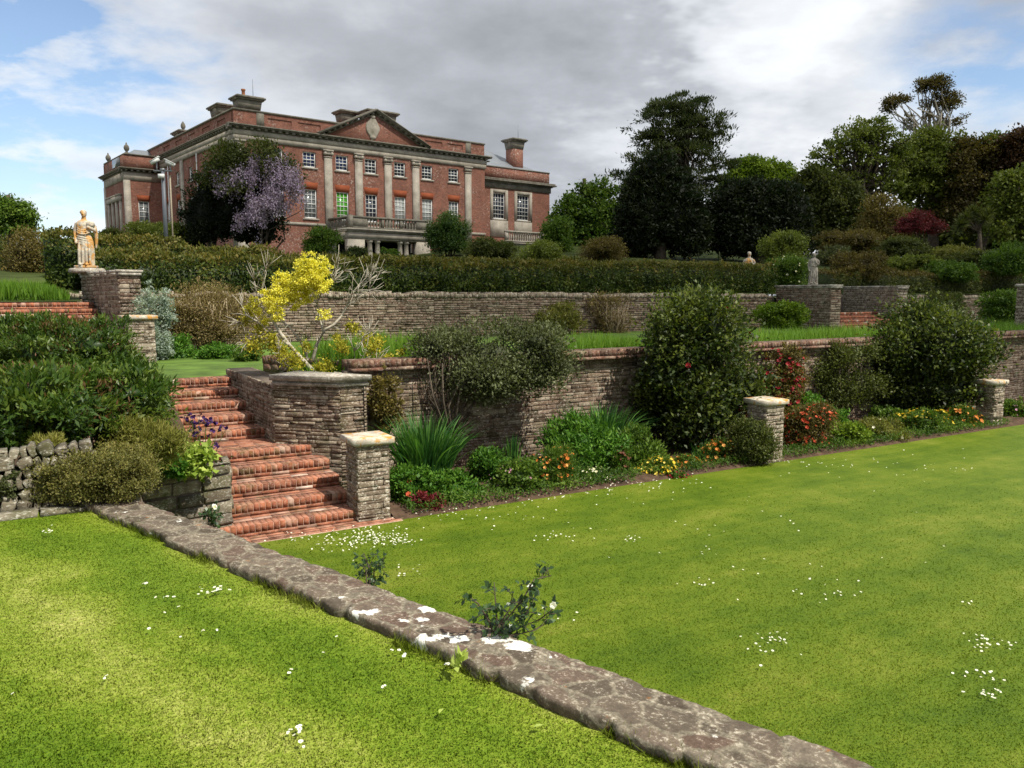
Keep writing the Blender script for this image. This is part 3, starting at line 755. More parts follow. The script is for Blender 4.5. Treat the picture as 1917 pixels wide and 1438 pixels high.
def cornice_run(nb, org, ex, ey, L0_, L1_, z, scale=1.0, mod=.52):
    """moulded cornice with modillion blocks below its drip; ey points inwards"""
    ex = np.array(ex, float); ey = np.array(ey, float); ez = np.array((0, 0, 1.0)); org = np.array(org, float); ax = [ex, ey, ez]
    for (zb, zt, pr_) in ((-.30, -.22, .12), (-.07, .0, .42), (.002, .07, .50), (.072, .12, .40)):
        pr_ *= scale; nb.box(org + ex*(L0_+L1_)/2 - ey*(pr_/2 - .1) + ez*(z + (zb+zt)/2*scale), (L1_-L0_, pr_+.2, (zt-zb)*scale), ax, .5)
    x = L0_ + .1
    while x < L1_ - .1:
        nb.box(org + ex*x - ey*.18*scale + ez*(z - .145*scale), (.20*scale, .36*scale, .14*scale), ax, .8); x += mod

EX, EY = (1, 0, 0), (0, 1, 0)          # front face: along +x, inwards +y
SX, SY = (0, 1, 0), (1, 0, 0)          # left side face: along +y, inwards +x
UX = [3.0, 5.6, 8.27, 10.77, 13.42, 16.03, 18.69]
W1 = [(x-.52, x+.52, 6.62, 7.76) for x in UX]; W0 = [(x-.52, x+.52, 2.86, 5.02) for x in UX]
SWU = [(y-.45, y+.45, 6.2, 7.3) for y in (3.4, 6.6, 10.0, 13.4)]; SWL = [(y-.45, y+.45, 2.86, 5.02) for y in (3.4, 6.6, 10.0, 13.4, 16.4)]
n = NB(); WDT = 22.0
facade(n, (0, 0, 0), EX, EY, 0, WDT, -1, 8.05, W1 + W0); facade(n, (0, 0, 0), SX, SY, 0, 22, -1, 8.05, SWU + SWL)
n.add([(WDT, 0, -1), (WDT, 22, -1), (WDT, 22, 9.2), (WDT, 0, 9.2)], [(0, 1, 2, 3)]); n.add([(0, 22, -1), (WDT, 22, -1), (WDT, 22, 9.2), (0, 22, 9.2)], [(0, 1, 2, 3)])
n.add([(0, 0, 9.1), (WDT, 0, 9.1), (WDT, 22, 9.1), (0, 22, 9.1)], [(0, 1, 2, 3)])
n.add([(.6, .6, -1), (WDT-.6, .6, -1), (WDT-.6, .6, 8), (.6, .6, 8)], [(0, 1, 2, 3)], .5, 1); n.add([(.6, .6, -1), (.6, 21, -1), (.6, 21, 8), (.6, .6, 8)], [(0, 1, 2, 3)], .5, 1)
n.build('wall', [M['hbrick'], M['dark']], house)
gl1 = ['glass_blue', 'glass_blue', 'glass_blue', 'glass', 'glass', 'glass', 'glass']; gl0 = ['glass_net', 'glass_net', 'glass_green', 'glass', 'glass_blind', 'glass_blind', 'glass_net']
for h, g in zip(W1, gl1): window(house, (0, 0, 0), EX, EY, *h, 3, 4, M[g])
for h, g in zip(W0, gl0): window(house, (0, 0, 0), EX, EY, *h, 3, 6, M[g], arch=.52)
# half drawn green curtain in the window next to the green one
for h in SWU: window(house, (0, 0, 0), SX, SY, *h, 3, 4, M['glass'])
for h in SWL: window(house, (0, 0, 0), SX, SY, *h, 3, 6, M['glass_net'], arch=.45)
# entablature: frieze and cornice
n = NB(); n.bx(-.10, WDT+.1, -.10, .3, 8.05, 8.42, .3); n.bx(-.14, WDT+.14, -.14, .3, 8.423, 8.75, .7); n.bx(-.10, .3, .3, 22, 8.05, 8.42, .3); n.bx(-.14, .3, .3, 22, 8.423, 8.75, .7)
n.build('frieze', M['hstone'], house)
n = NB(); cornice_run(n, (0, 0, 0), EX, EY, -.5, WDT+.5, 9.0); cornice_run(n, (0, 0, 0), SX, SY, .55, 22, 9.0); n.bx(-.12, WDT+.1, -.1, .3, 8.753, 8.95, .4); n.bx(-.12, .3, .3, 22, 8.753, 8.95, .4)
n.build('cornice', M['hstone_dark'], house)
n = NB()                                # parapet with sunk panels
PAN = [(2.5, 4.3), (4.8, 6.6), (15.9, 17.6), (18.1, 19.7)]
facade(n, (0, .05, 0), EX, EY, 0, WDT, 9.12, 10.10, [(a, b, 9.45, 9.82) for a, b in PAN], .07)
for a, b in PAN: n.add([(a, .12, 9.45), (b, .12, 9.45), (b, .12, 9.82), (a, .12, 9.82)], [(0, 1, 2, 3)])
facade(n, (.05, 0, 0), SX, SY, .05, 22, 9.12, 10.10, [(a, a+1.7, 9.45, 9.82) for a in (1.8, 5.2, 8.6, 12, 15.4)], .07)
for a in (1.8, 5.2, 8.6, 12, 15.4): n.add([(.12, a, 9.45), (.12, a+1.7, 9.45), (.12, a+1.7, 9.82), (.12, a, 9.82)], [(0, 1, 2, 3)])
n.add([(0, .45, 9.1), (WDT, .45, 9.1), (WDT, .45, 10.1), (0, .45, 10.1)], [(0, 1, 2, 3)]); n.add([(WDT, .05, 9.1), (WDT, .45, 9.1), (WDT, .45, 10.1), (WDT, .05, 10.1)], [(0, 1, 2, 3)]); n.add([(.45, .45, 9.1), (.45, 22, 9.1), (.45, 22, 10.1), (.45, .45, 10.1)], [(0, 1, 2, 3)])
n.build('parapet', M['hbrick'], house)
n = NB(); n.bx(-.05, WDT+.05, -.03, .52, 10.10, 10.22, .5); n.bx(-.05, .52, .523, 22, 10.10, 10.22, .5)
for a in (1.66, 20.0): n.bx(a, a+.55, .0, .3, 9.12, 10.1, .7)
n.build('parapet_coping', M['hstone_dark'], house)
for x in (.33, 7.08, 9.65, 12.27, 14.87, 20.15):     # giant pilasters
    n = NB(); hw = .30
    n.bx(x-hw, x+hw, -.16, .05, .9, 7.48, .5); n.bx(x-hw-.07, x+hw+.07, -.22, .05, .2, .9, .3)
    n.bx(x-hw-.04, x+hw+.04, -.20, .05, 7.483, 7.56, .6); n.bx(x-hw-.03, x+hw+.03, -.2, .05, 7.66, 7.92, .4); n.bx(x-hw-.1, x+hw+.1, -.27, .05, 7.923, 8.047, .6)
    if 5 < x < 17:
        for sx_ in (-1, 1):
            t_ = np.arange(10)*2*math.pi/10; cx = x + sx_*(hw - .02)
            n.loft([np.stack([cx + .13*np.cos(t_), np.full(10, -.27), 7.76 + .13*np.sin(t_)], 1), np.stack([cx + .13*np.cos(t_), np.full(10, -.03), 7.76 + .13*np.sin(t_)], 1)], .3)
    n.build('pilaster', M['hstone'], house)
for y in (.33, 12.0):
    n = NB(); n.bx(-.14, .05, y-.3, y+.3, .2, 8.047, .5); n.build('pilaster', M['hstone'], house)
n = NB(); n.bx(-.06, WDT+.06, -.07, .05, 2.32, 2.52, .4); n.build('string_course', M['hstone'], house)
# pediment
PX0, PX1, PXC, PZ0, PZ1 = 6.75, 15.6, 11.1, 9.12, 11.42
n = NB(); n.loft([[(PX0+.2, -.16, PZ0), (PX1-.2, -.16, PZ0), (PXC, -.16, PZ1-.12)], [(PX0+.2, .9, PZ0), (PX1-.2, .9, PZ0), (PXC, .9, PZ1-.12)]])
ped = n.build('pediment', M['hbrick'], house)
n = NB()
for (xa, xb) in ((PX0 - .45, PXC), (PX1 + .45, PXC)):
    e = np.array((xb - xa, 0, PZ1 - PZ0 + .02)); L_ = np.linalg.norm(e); e /= L_; nn = np.array((-e[2], 0, e[0]))
    if nn[2] < 0: nn = -nn
    for (o1, o2, pr_) in ((-.24, -.17, .26), (-.05, .03, .56), (.033, .10, .64), (.103, .15, .54)):
        c = np.array((xa, 0, PZ0)) + e*L_/2 + nn*(o1+o2)/2
        n.box((c[0], -pr_/2 + .35, c[2]), (L_, pr_ + .7, o2-o1), [e, (0, 1, 0), nn], .5)
    x = .3
    while x < L_ - .15:
        c = np.array((xa, 0, PZ0)) + e*x - nn*.11; n.box((c[0], -.28, c[2]), (.2, .36, .12), [e, (0, 1, 0), nn], .8); x += .52
n.build('raking_cornice', M['hstone_dark'], ped)
n = NB(); t_ = np.arange(18)*2*math.pi/18; rr_ = 1 + .10*np.cos(4*t_) + .05*np.cos(7*t_)
for (k1, y_) in ((1.0, -.2), (.9, -.30), (.6, -.36)):
    pass
n.loft([np.stack([PXC - .2 + .56*k1*rr_*np.cos(t_), np.full(18, y_), 10.1 + .82*k1*rr_*np.sin(t_)], 1) for k1, y_ in ((1.05, -.12), (1.0, -.24), (.86, -.3), (.6, -.25), (.4, -.34))], .6)
n.ball((PXC-.2, -.26, 10.95), (.24, .1, .16), .8, 0, 8); n.ball((PXC-.2, -.24, 9.4), (.3, .1, .14), .4, 0, 8)
n.build('carved_crest', M['hstone'], ped)
# chimneys
def chimney(par, x0, x1, y0, y1, zb, zt, pots=1, side=False, brick_top=None, rod=False):
    n = NB(); bt = zt - .95 if brick_top is None else brick_top
    n.bx(x0+.12, x1-.12, y0+.12, y1-.12, zb, bt, .5); o = n.build('chimney', M['hbrick'], par)
    n = NB()
    n.loft([[(x0+.1, y0+.1, bt), (x1-.1, y0+.1, bt), (x1-.1, y1-.1, bt), (x0+.1, y1-.1, bt)], [(x0, y0, zt-.28), (x1, y0, zt-.28), (x1, y1, zt-.28), (x0, y1, zt-.28)]], .5)
    n.bx(x0-.12, x1+.12, y0-.12, y1+.12, zt-.28, zt-.18, .6); n.bx(x0-.22, x1+.22, y0-.22, y1+.22, zt-.178, zt-.06, .3); n.bx(x0-.12, x1+.12, y0-.12, y1+.12, zt-.058, zt, .8)
    n.build('chimney_cap', M['hstone_dark'], o)
    if pots:
        n = NB()
        for k in range(pots): n.lathe([(.15, 0), (.13, .1), (.12, .42), (.16, .45), (.16, .55), (.1, .55)], (x0 + (x1-x0)*(.35 + .5*k), (y0+y1)/2, zt), 10)
        n.build('chimney_pot', M['terracotta'], o)
    if rod:
        n = NB(); n.tube([(x1-.5, y0+.4, zt), (x1-.5, y0+.4, zt+1.3)], .02, 5); n.build('lightning_rod', M['metal'], o)
    return o
chimney(house, .75, 2.5, 1.0, 2.2, 9.5, 11.4, 1, rod=True)
chimney(house, 1.6, 3.0, 7.6, 9.6, 9.5, 12.1, 0); chimney(house, 1.6, 3.0, 17.5, 19.4, 9.5, 11.6, 0)
chimney(house, 12.4, 15.1, 3.2, 4.8, 9.5, 12.4, 0); chimney(house, 11.0, 12.4, 5.2, 6.4, 9.5, 12.5, 0)
# rain pipes on the side
for y, z0, z1 in ((8.0, 5.0, 8.1), (15.6, 0, 8.0)):
    n = NB(); n.tube([(-.12, y, z0), (-.12, y, z1)], .05, 6); n.build('downpipe', M['white'], house)

# porch with balcony
porch = NB()
PXa, PXb, PY = 6.95, 14.0, -3.5
porch.bx(PXa, PXb, PY, -.02, 1.32, 1.80, .5); porch.bx(PXa-.12, PXb+.12, PY-.12, -.02, 1.802, 1.9, .3); porch.bx(PXa-.22, PXb+.22, PY-.22, -.02, 1.902, 2.02, .6); porch.bx(PXa+.06, PXb-.06, PY+.06, -.02, 1.22, 1.319, .2)
for (a, b) in ((PXa, 8.22), (12.78, PXb)): porch.bx(a, b, PY+.03, PY+.75, -1.2, 1.218, .55)
for x in (PXa, PXb-.6): porch.bx(x+.03, x+.57, -.8, -.02, -1.2, 1.218, .5)
pb = porch.build('porch', M['hstone'], house)
n = NB(); n.bx(PXa+.3, PXb-.3, -1.0, -.5, -1.2, 1.2); n.build('porch_shade', M['dark'], pb)  # near-black block painting the shade behind the porch columns
for x in (8.80, 9.45, 11.42, 11.97):
    n = NB(); n.lathe([(.26, -1.2), (.26, -.95), (.2, -.9), (.195, .3), (.17, .98), (.2, 1.0), (.22, 1.06), (.26, 1.10), (.26, 1.218)], (x, PY+.35, 0), 14, .6); n.build('column', M['hstone'], pb, smooth=False)
def balustrade(par, runs, z0, hgt, piers, mat, name='balustrade'):
    n = NB(); pitch = .26
    for (p, q2, skips) in runs:
        p = np.array(p, float); q2 = np.array(q2, float); e = q2 - p; L_ = np.linalg.norm(e); e /= L_; nn = np.array((-e[1], e[0])); ax = [(e[0], e[1], 0), (nn[0], nn[1], 0), (0, 0, 1)]
        c = (p + q2)/2
        n.box((c[0], c[1], z0 + .06), (L_, .26, .12), ax, .4); n.box((c[0], c[1], z0 + hgt - .07), (L_, .30, .14), ax, .5)
        x = pitch*.5
        while x < L_:
            if any(a <= x <= b for a, b in skips):
                pass
            else:
                c2 = p + e*x; h = hgt - .26
                n.lathe([(.07, .0), (.07, .05*h), (.045, .12*h), (.085, .3*h), (.09, .42*h), (.05, .72*h), (.04, .85*h), (.07, .93*h), (.07, h)], (c2[0], c2[1], z0 + .12), 8, .5)
            x += pitch
        for a, b in skips:
            c2 = p + e*(a+b)/2; n.box((c2[0], c2[1], z0 + .12 + (hgt-.26)/2), (b-a, .22, hgt-.26), ax, .7)
    for (x, y, w_) in piers: n.bx(x-w_/2, x+w_/2, y-w_/2, y+w_/2, z0 - .002, z0 + hgt + .04, .6)
    return n.build(name, mat, par)
balustrade(pb, [((PXa+.1, PY+.05), (PXb-.1, PY+.05), [(.0, 1.35), (2.6, 2.8), (4.2, 4.4), (5.65, 6.85)]), ((PXa+.1, PY+.2), (PXa+.1, -.1), [(0, .3), (1.5, 1.8)]), ((PXb-.1, PY+.2), (PXb-.1, -.1), [(0, .3)])], 2.022, .90, [(PXa+.1, PY+.05, .34), (PXb-.1, PY+.05, .34)], M['hstone_dark'])

# right wing
wingp = NB(); WY = 1.5; WXa, WXb = 22.02, 30.9
WH = [(24.03, 25.45, 4.0, 6.35), (26.85, 28.35, 4.0, 6.35)]
facade(wingp, (0, WY, 0), EX, EY, WXa, WXb, -1, 6.75, WH); wingp.add([(WXb, WY, -1), (WXb, 18, -1), (WXb, 18, 6.75), (WXb, WY, 6.75)], [(0, 1, 2, 3)])
wingp.bx(WXa, WXb, WY+.05, 18, 7.62, 8.62, .5)
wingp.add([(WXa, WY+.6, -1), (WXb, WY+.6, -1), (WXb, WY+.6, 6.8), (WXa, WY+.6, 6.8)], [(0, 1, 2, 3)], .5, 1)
wg = wingp.build('side_wing', [M['hbrick'], M['dark']], house)
for h in WH:
    window(wg, (0, WY, 0), EX, EY, *h, 4, 6, M['glass'], sill=True)
    n = NB(); a, b, c, d = h
    for (x0, x1, z0, z1) in ((a-.3, a-.002, c-.1, d+.3), (b+.002, b+.3, c-.1, d+.3), (a-.001, b+.001, d+.002, d+.3), (a-.3, b+.3, 2.4, c-.13)): n.bx(x0, x1, WY-.08, WY+.1, z0, z1, .5)
    n.build('window_surround', M['hstone'], wg)
n = NB(); n.bx(WXa, WXb+.1, WY-.1, WY+.3, 6.752, 7.25, .5); n.bx(WXb-.2, WXb+.1, WY+.3, 18, 6.752, 7.25, .5); n.bx(WXa, WXb+.22, WY-.22, WY+.3, 7.252, 7.36, .3); n.bx(WXa, WXb+.5, WY-.5, WY+.3, 7.362, 7.48, .7); n.bx(WXa, WXb+.4, WY-.4, WY+.3, 7.482, 7.618, .4); n.bx(WXb-.2, WXb+.5, WY+.3, 18, 7.362, 7.6, .5)
n.bx(WXa, WXb+.04, WY, WY+.4, 8.622, 8.72, .4); n.bx(WXb-.3, WXb+.04, WY+.4, 18, 8.622, 8.72, .4)
n.build('cornice', M['hstone_dark'], wg)
n = NB(); x0, x1, y0, y1, zb, zt = 21.9, 30.4, WY+.6, 17.5, 8.66, 11.4
n.add([(x0, y0, zb), (x1, y0, zb), (x1, y1, zb), (x0, y1, zb), (x0, y0 + 4.6, zt), (x1 - 4.6, y0 + 4.6, zt), (x1 - 4.6, y1 - 4.6, zt), (x0, y1 - 4.6, zt)], [(0, 1, 5, 4), (1, 2, 6, 5), (2, 3, 7, 6), (4, 5, 6, 7)])
n.build('hipped_roof', M['lead'], wg)
chimney(wg, 27.4, 28.8, 2.7, 4.1, 8.5, 11.75, 0, rod=True)
balustrade(wg, [((22.3, -2.5), (26.4, -2.5), [(0, .25)]), ((26.4, -2.4), (26.4, WY-.1), [])], 1.68, .95, [(26.4, -2.5, .34)], M['hstone'])
n = NB(); n.bx(22.3, 26.5, -2.6, WY, 1.52, 1.678, .3); n.bx(22.4, 26.4, -2.5, WY, -1.5, 1.518, .6); n.build('terrace_base', M['hstone'], wg)

# block standing out on the left side
BX, BY0, BY1 = -3.0, 18.0, 25.4
bl = NB(); BW = [(-2.0, -1.12, 2.95, 5.2)]; BS = [(19.9, 20.8, 2.3, 5.2), (21.3, 22.2, 2.3, 5.2), (22.7, 23.6, 2.3, 5.2)]
facade(bl, (0, BY0, 0), EX, EY, BX, 0, -1, 6.9, BW); facade(bl, (BX, 0, 0), SX, SY, BY0, BY1, -1, 6.9, BS)
bl.add([(BX, BY1, -1), (0, BY1, -1), (0, BY1, 9), (BX, BY1, 9)], [(0, 1, 2, 3)]); bl.bx(BX+.05, -.01, BY0+.05, BY1, 7.95, 9.05, .5)
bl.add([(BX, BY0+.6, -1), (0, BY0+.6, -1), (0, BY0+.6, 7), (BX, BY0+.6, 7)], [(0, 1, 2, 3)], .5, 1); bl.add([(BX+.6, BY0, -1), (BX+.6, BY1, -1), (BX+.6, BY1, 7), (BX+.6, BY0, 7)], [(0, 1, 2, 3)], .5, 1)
bk = bl.build('corner_block', [M['hbrick'], M['dark']], house)
window(bk, (0, BY0, 0), EX, EY, *BW[0], 2, 5, M['glass_net'], arch=.5)
for h in BS: window(bk, (BX, 0, 0), SX, SY, *h, 2, 5, M['glass'], sill=False)
n = NB(); n.bx(BX-.06, 0, BY0-.06, BY0+.2, 6.902, 7.6, .4); n.bx(BX-.06, BX+.2, BY0+.2, BY1, 6.902, 7.6, .4)
n.bx(BX-.10, BX+.4, BY0-.10, BY0+.2, 0, 6.9, .6); n.bx(BX-.1, BX+.1, BY1-.5, BY1, 0, 6.9, .6)
for (y0, y1) in ((19.4, 19.88), (20.82, 21.28), (22.22, 22.68), (23.62, 24.1)): n.bx(BX-.14, BX+.1, y0, y1, 1.9, 5.3, .5)
n.bx(BX-.2, BX+.1, 19.3, 24.2, 5.302, 5.75, .6); n.bx(BX-.26, BX+.1, 19.2, 24.3, 5.752, 5.86, .3); n.bx(BX-.2, BX+.1, 19.3, 24.2, 1.5, 1.9, .3)
n.build('stone_dressing', M['hstone'], bk)
n = NB(); cornice_run(n, (0, BY0, 0), EX, EY, BX-.5, -.15, 7.85, .9, .48); cornice_run(n, (BX, 0, 0), SX, SY, BY0-.0+.5, BY1+.4, 7.85, .9, .48); n.bx(BX, 0, BY0-.05, BY1, 9.052, 9.14, .5); n.build('cornice', M['hstone_dark'], bk)
n = NB(); n.bx(BX-.02, BX+.3, 19.5, 22.0, 8.3, 9.0, .5); n.build('parapet_light', M['glass_net'], bk)
n = NB(); n.loft([[(-2.6, 20.5, 9.14), (1.5, 20.5, 9.14), (1.5, 26, 9.14), (-2.6, 26, 9.14)], [(-1.2, 21.6, 10.1), (1.0, 21.6, 10.1), (1.0, 25, 10.1), (-1.2, 25, 10.1)]]); n.build('lead_roof', M['lead'], bk)
for (x, y) in ((BX+.35, BY0+.35), (BX+.35, BY1-.4)):
    n = NB(); n.lathe([(.2, 0), (.2, .1), (.1, .16), (.1, .22), (.2, .34), (.24, .5), (.2, .66), (.1, .78), (.06, .82), (.07, .88), (.02, .98)], (x, y, 9.14), 10, .2); n.build('urn', M['hstone_dark'], bk)
n = NB(); n.lathe([(.18, 0), (.18, .1), (.08, .16), (.1, .22), (.2, .36), (.22, .5), (.18, .66), (.03, .9)], (2.2, 18.5, 11.6), 10, .2); n.build('urn', M['hstone_dark'], house)

# camera mast
pp = P3(310, 425, 40); pole = thing('camera_mast', 'grey mast with two white security cameras and a lamp in front of the mansion', 'camera mast', (pp[0], pp[1], 4.6))
n = NB(); n.tube([(0, 0, 0), (0, 0, 4.1)], [.105, .09], 12); n.build('pole', plain('painted_steel', (.17, .185, .21), .5, .4, .08, 3, .2), pole)
n = NB(); n.box((0, 0, 4.1), (.9, .07, .07)); n.box((0, 0, 4.16), (.2, .2, .1)); n.build('crossbar', M['metal'], pole)
for (x, z, a) in ((-.32, 4.55, .5), (.42, 4.45, -.45)):
    n = NB(); ax = [(math.cos(a), 0, math.sin(a)), (0, 1, 0), (-math.sin(a), 0, math.cos(a))]
    n.box((x, -.1, z), (.44, .16, .15), ax); n.box((x - .02, -.1, z + .09), (.54, .2, .025), ax); o = n.build('security_camera', M['white'], pole)
    n = NB(); n.tube([(x*.9, 0, 4.12), (x*.9, 0, z - .06)], .035, 6); n.build('bracket', M['metal'], o)
n = NB(); n.box((-.02, -.16, 3.83), (.28, .14, .2)); n.box((-.02, -.235, 3.83), (.24, .012, .16)); n.build('lamp', M['white'], pole)
n = NB(); n.tube([(.27, .15, 0), (.27, .15, 3.9)], .04, 8); n.build('cable_duct', plain('buff_pipe', (.45, .38, .28)), pole)

# ------------------------------------------------------------------ the cloud that shades the hill (high up, out of the picture)
CH = 260.0; sh_ = np.array((SUN_DIR.x, SUN_DIR.y)) / SUN_DIR.z * CH
outl = np.array([(-15, 34), (-8, 27.5), (2, 22.5), (11, 20), (22, 18.5), (40, 14), (95, 0), (170, 40), (160, 170), (60, 200), (-40, 190), (-75, 120), (-50, 75), (-28, 50)], float)
fine = []
for i in range(len(outl)):
    a, b = outl[i], outl[(i+1) % len(outl)]
    for k in range(8):
        p = a + (b - a)*k/8; fine.append(p + 2.2*np.array((mnoise.noise((p[0]*.12, p[1]*.12, 0)), mnoise.noise((p[0]*.12, p[1]*.12, 5)))))
fine = np.array(fine); cen = fine.mean(0)
n = NB(); n.loft([[(*(cen + (fine[i]-cen)*k + sh_), CH + z) for i in range(len(fine))] for k, z in ((.97, -1.5), (1.0, 1.5), (.97, 6), (.86, 14), (.6, 24), (.25, 30))], .5)
m, t_ = new_mat('cloud_vapour'); df = t_.add('ShaderNodeBsdfDiffuse'); df.inputs[0].default_value = (.85, .86, .88, 1); tp = t_.add('ShaderNodeBsdfTransparent')
ms = t_.add('ShaderNodeMixShader'); ms.inputs[0].default_value = .38; t_.link(tp.outputs[0], ms.inputs[1]); t_.link(df.outputs[0], ms.inputs[2]); oo = t_.add('ShaderNodeOutputMaterial'); t_.link(ms.outputs[0], oo.inputs[0])
tag(n.build('clouds', m), kind='stuff')

# ------------------------------------------------------------------ plants
def unit(v): return v / (np.linalg.norm(v, axis=-1, keepdims=True) + 1e-9)
def crown(nb, r, blobs, nclump, nleaf, sig, L, Wd, up=.25, out=.55, rand=.6, flat=.8, mi=0, cmin=.45, zmin=None, core=.62, tone=.55, bias=0.0, lowcut=-.75, droop=0.0, topbias=0.0, fold=.18):
    bc = np.array([b[0] for b in blobs], float); br = np.array([b[1] for b in blobs], float)
    wt = br.prod(1)**(2/3); wt /= wt.sum()
    k = r.choice(len(blobs), nclump, p=wt)
    d = unit(r.normal(size=(nclump, 3))); bad = d[:, 2] < lowcut; d[bad, 2] *= -1
    rad = (cmin**3 + (1 - cmin**3) * r.random(nclump))**(1/3)
    c = bc[k] + br[k]*d*rad[:, None]; o = unit(d / br[k])
    if zmin is not None:
        ok = c[:, 2] > zmin; c, o, k = c[ok], o[ok], k[ok]
    nc = len(c); per = max(int(nleaf / max(nc, 1)), 1)
    tn = np.clip(r.random(nc) + topbias*(o[:, 2]), 0, 1)  # topbias paints upward clumps in lighter tones, as sunlit leaves
    P = np.repeat(c, per, 0) + r.normal(size=(nc*per, 3))*sig*np.array((1, 1, flat)); O = np.repeat(o, per, 0)
    if zmin is not None: P[:, 2] = np.maximum(P[:, 2], zmin + .01)
    n_ = len(P)
    D = unit(O*out + r.normal(size=(n_, 3))*rand + np.array((0, 0, up - droop)))
    N = unit(O*.5 + np.array((0, 0, .6)) + r.normal(size=(n_, 3))*.45)
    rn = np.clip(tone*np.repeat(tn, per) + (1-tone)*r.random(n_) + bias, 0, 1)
    sc = r.uniform(.65, 1.25, n_)
    nb.leaves(P, D, N, L*sc, Wd*sc, rn, mi, fold)
    if core:
        for b in blobs:
            cc, rr = np.array(b[0], float), np.array(b[1], float)*core*.80
            nb.ball(cc, rr, .12, mi, 12, r, .22)  # solid core in a dark leaf tone, painting the crown's inner shade
            ar = 4*math.pi*((rr[0]*rr[1])**1.6/3 + (rr[0]*rr[2])**1.6/3 + (rr[1]*rr[2])**1.6/3)**(1/1.6); m_ = int(min(ar/(L*Wd)*1.1, 3000)); d_2 = unit(r.normal(size=(m_, 3)))
            nb.leaves(cc + rr*d_2*r.uniform(.95, 1.12, (m_, 1)), unit(d_2*.4 + r.normal(size=(m_, 3))*.8 + np.array((0, 0, .2))), unit(d_2 + r.normal(size=(m_, 3))*.4), L*r.uniform(.7, 1.2, m_), Wd*r.uniform(.8, 1.3, m_), r.random(m_)*.8, mi, fold)
    return c
def lobes(r, n, rx, ry, rz, zc, spread=.55, size=(.38, .58)):
    out = [((0, 0, zc), (rx*.80, ry*.80, rz*.88)), ((0, 0, zc - rz*.42), (rx*.86, ry*.86, rz*.52))]
    for i in range(n):
        a = r.uniform(0, 2*math.pi) if i else -1.6; h = r.uniform(-.8, .75); f = (1 - abs(h)**3)**.5; k = r.uniform(*size)
        out.append(((math.cos(a)*rx*(spread + .08)*f, math.sin(a)*ry*(spread + .08)*f, zc + h*rz*.78), (rx*k, ry*k, rz*k*.85)))
    return out
def stem_fan(nb, r, n, base_r, height, spread, rad=.012, rnd=.5, mi=0, sides=5):
    for i in range(n):
        a = r.uniform(0, 2*math.pi); k = r.uniform(.2, 1); p0 = np.array((base_r*math.cos(a)*k, base_r*math.sin(a)*k, -.05)); top = np.array((spread[0]*math.cos(a)*k, spread[1]*math.sin(a)*k, height*r.uniform(.6, 1)))
        mid = (p0 + top)/2 + r.normal(size=3)*.08*height; nb.tube([p0, mid, top], [rad, rad*.75, rad*.3], sides, r.random(), mi)

seedc = [100]
def shrub(name, label, px, yt, yb, wpx, mat, Y=None, q=None, depth=None, nl=5000, nc=None, L=.06, Wd=.03, lob=8, sig=None, core=.6, up=.25, out=.55, rand=.6, group=None, cat='shrub', blossom=None, stems=10, tone=.5, cmin=.5, bias=0.0, flat=.8, droop=0.0, topbias=0.0, spread=.55, size=(.38, .58), part='foliage', stem_mat='bark', lowcut=-.75):
    seedc[0] += 1; r = np.random.default_rng(seedc[0])
    if Y is None: Y = Yq(px, q)
    grow = 1.15 if (q is not None and q <= 1.6) else 1.08
    wpx *= grow; yt = yb - (yb - yt)*(1.12 if grow > 1.1 else 1.03)
    c = P3(px, (yt + yb)/2, Y); H_ = abs(P3(px, yt, Y)[2] - P3(px, yb, Y)[2]); W_ = wpx*Y/F
    depth = depth or W_*.8
    root = thing(name, label, cat, (c[0], c[1], c[2] - H_/2), math.atan2(-c[0], c[1])*-1*0, group)
    n = NB(); B = lobes(r, lob, W_/2*.92, depth/2*.92, H_/2*.95, H_*.48, spread, size)
    nl = int(nl*1.45); nc = int(nc*1.2) if nc else max(int(nl/34), 20); sig = sig or min(W_, H_)*.07
    crown(n, r, B, nc, nl, sig, L, Wd, up, out, rand, flat, 0, cmin, .0, core, tone, bias, lowcut, droop, topbias)
    if nl > 3500:
        B2 = [(np.array(b[0]), np.array(b[1])*r.uniform(1.05, 1.22)) for b in B]
        crown(n, r, B2, max(int(nc*.22), 14), int(nl*.10), sig*.55, L, Wd, up + .25, out + .3, rand*.7, 1.0, 0, .97, .0, 0, tone, bias + .05, -.4, droop, topbias)
    n.build(part, mat, root)
    if stems:
        n = NB(); stem_fan(n, r, stems, W_*.10, H_*.75, (W_*.33, depth*.33), max(.008, W_*.010)); n.build('stems', M[stem_mat], root)
    if blossom:
        bm_, cnt, sz, where = blossom; n = NB()
        blossoms(n, r, B, cnt, sz, where); n.build('blossoms', bm_, root)
    return root
def blossoms(n, r, B, cnt, sz, where=(-.2, 1.0), pet=6, zmin=.02, clus=1, csig=.03):
    bc = np.array([b[0] for b in B], float); br = np.array([b[1] for b in B], float); wt = br.prod(1)**(2/3); wt /= wt.sum(); got = []
    while len(got) < cnt:
        k = r.choice(len(B), p=wt); d = unit(r.normal(size=3))
        if not (where[0] <= d[2] <= where[1]): continue
        p = bc[k] + br[k]*d*r.uniform(1.0, 1.2)
        if p[2] < zmin: continue
        for j in range(clus): got.append((p + r.normal(size=3)*csig*(j > 0), unit(d + np.array((0, 0, .4)))))
    for p, d in got:
        flower(n, r, p, d, sz*1.2*r.uniform(.6, 1.3), pet)
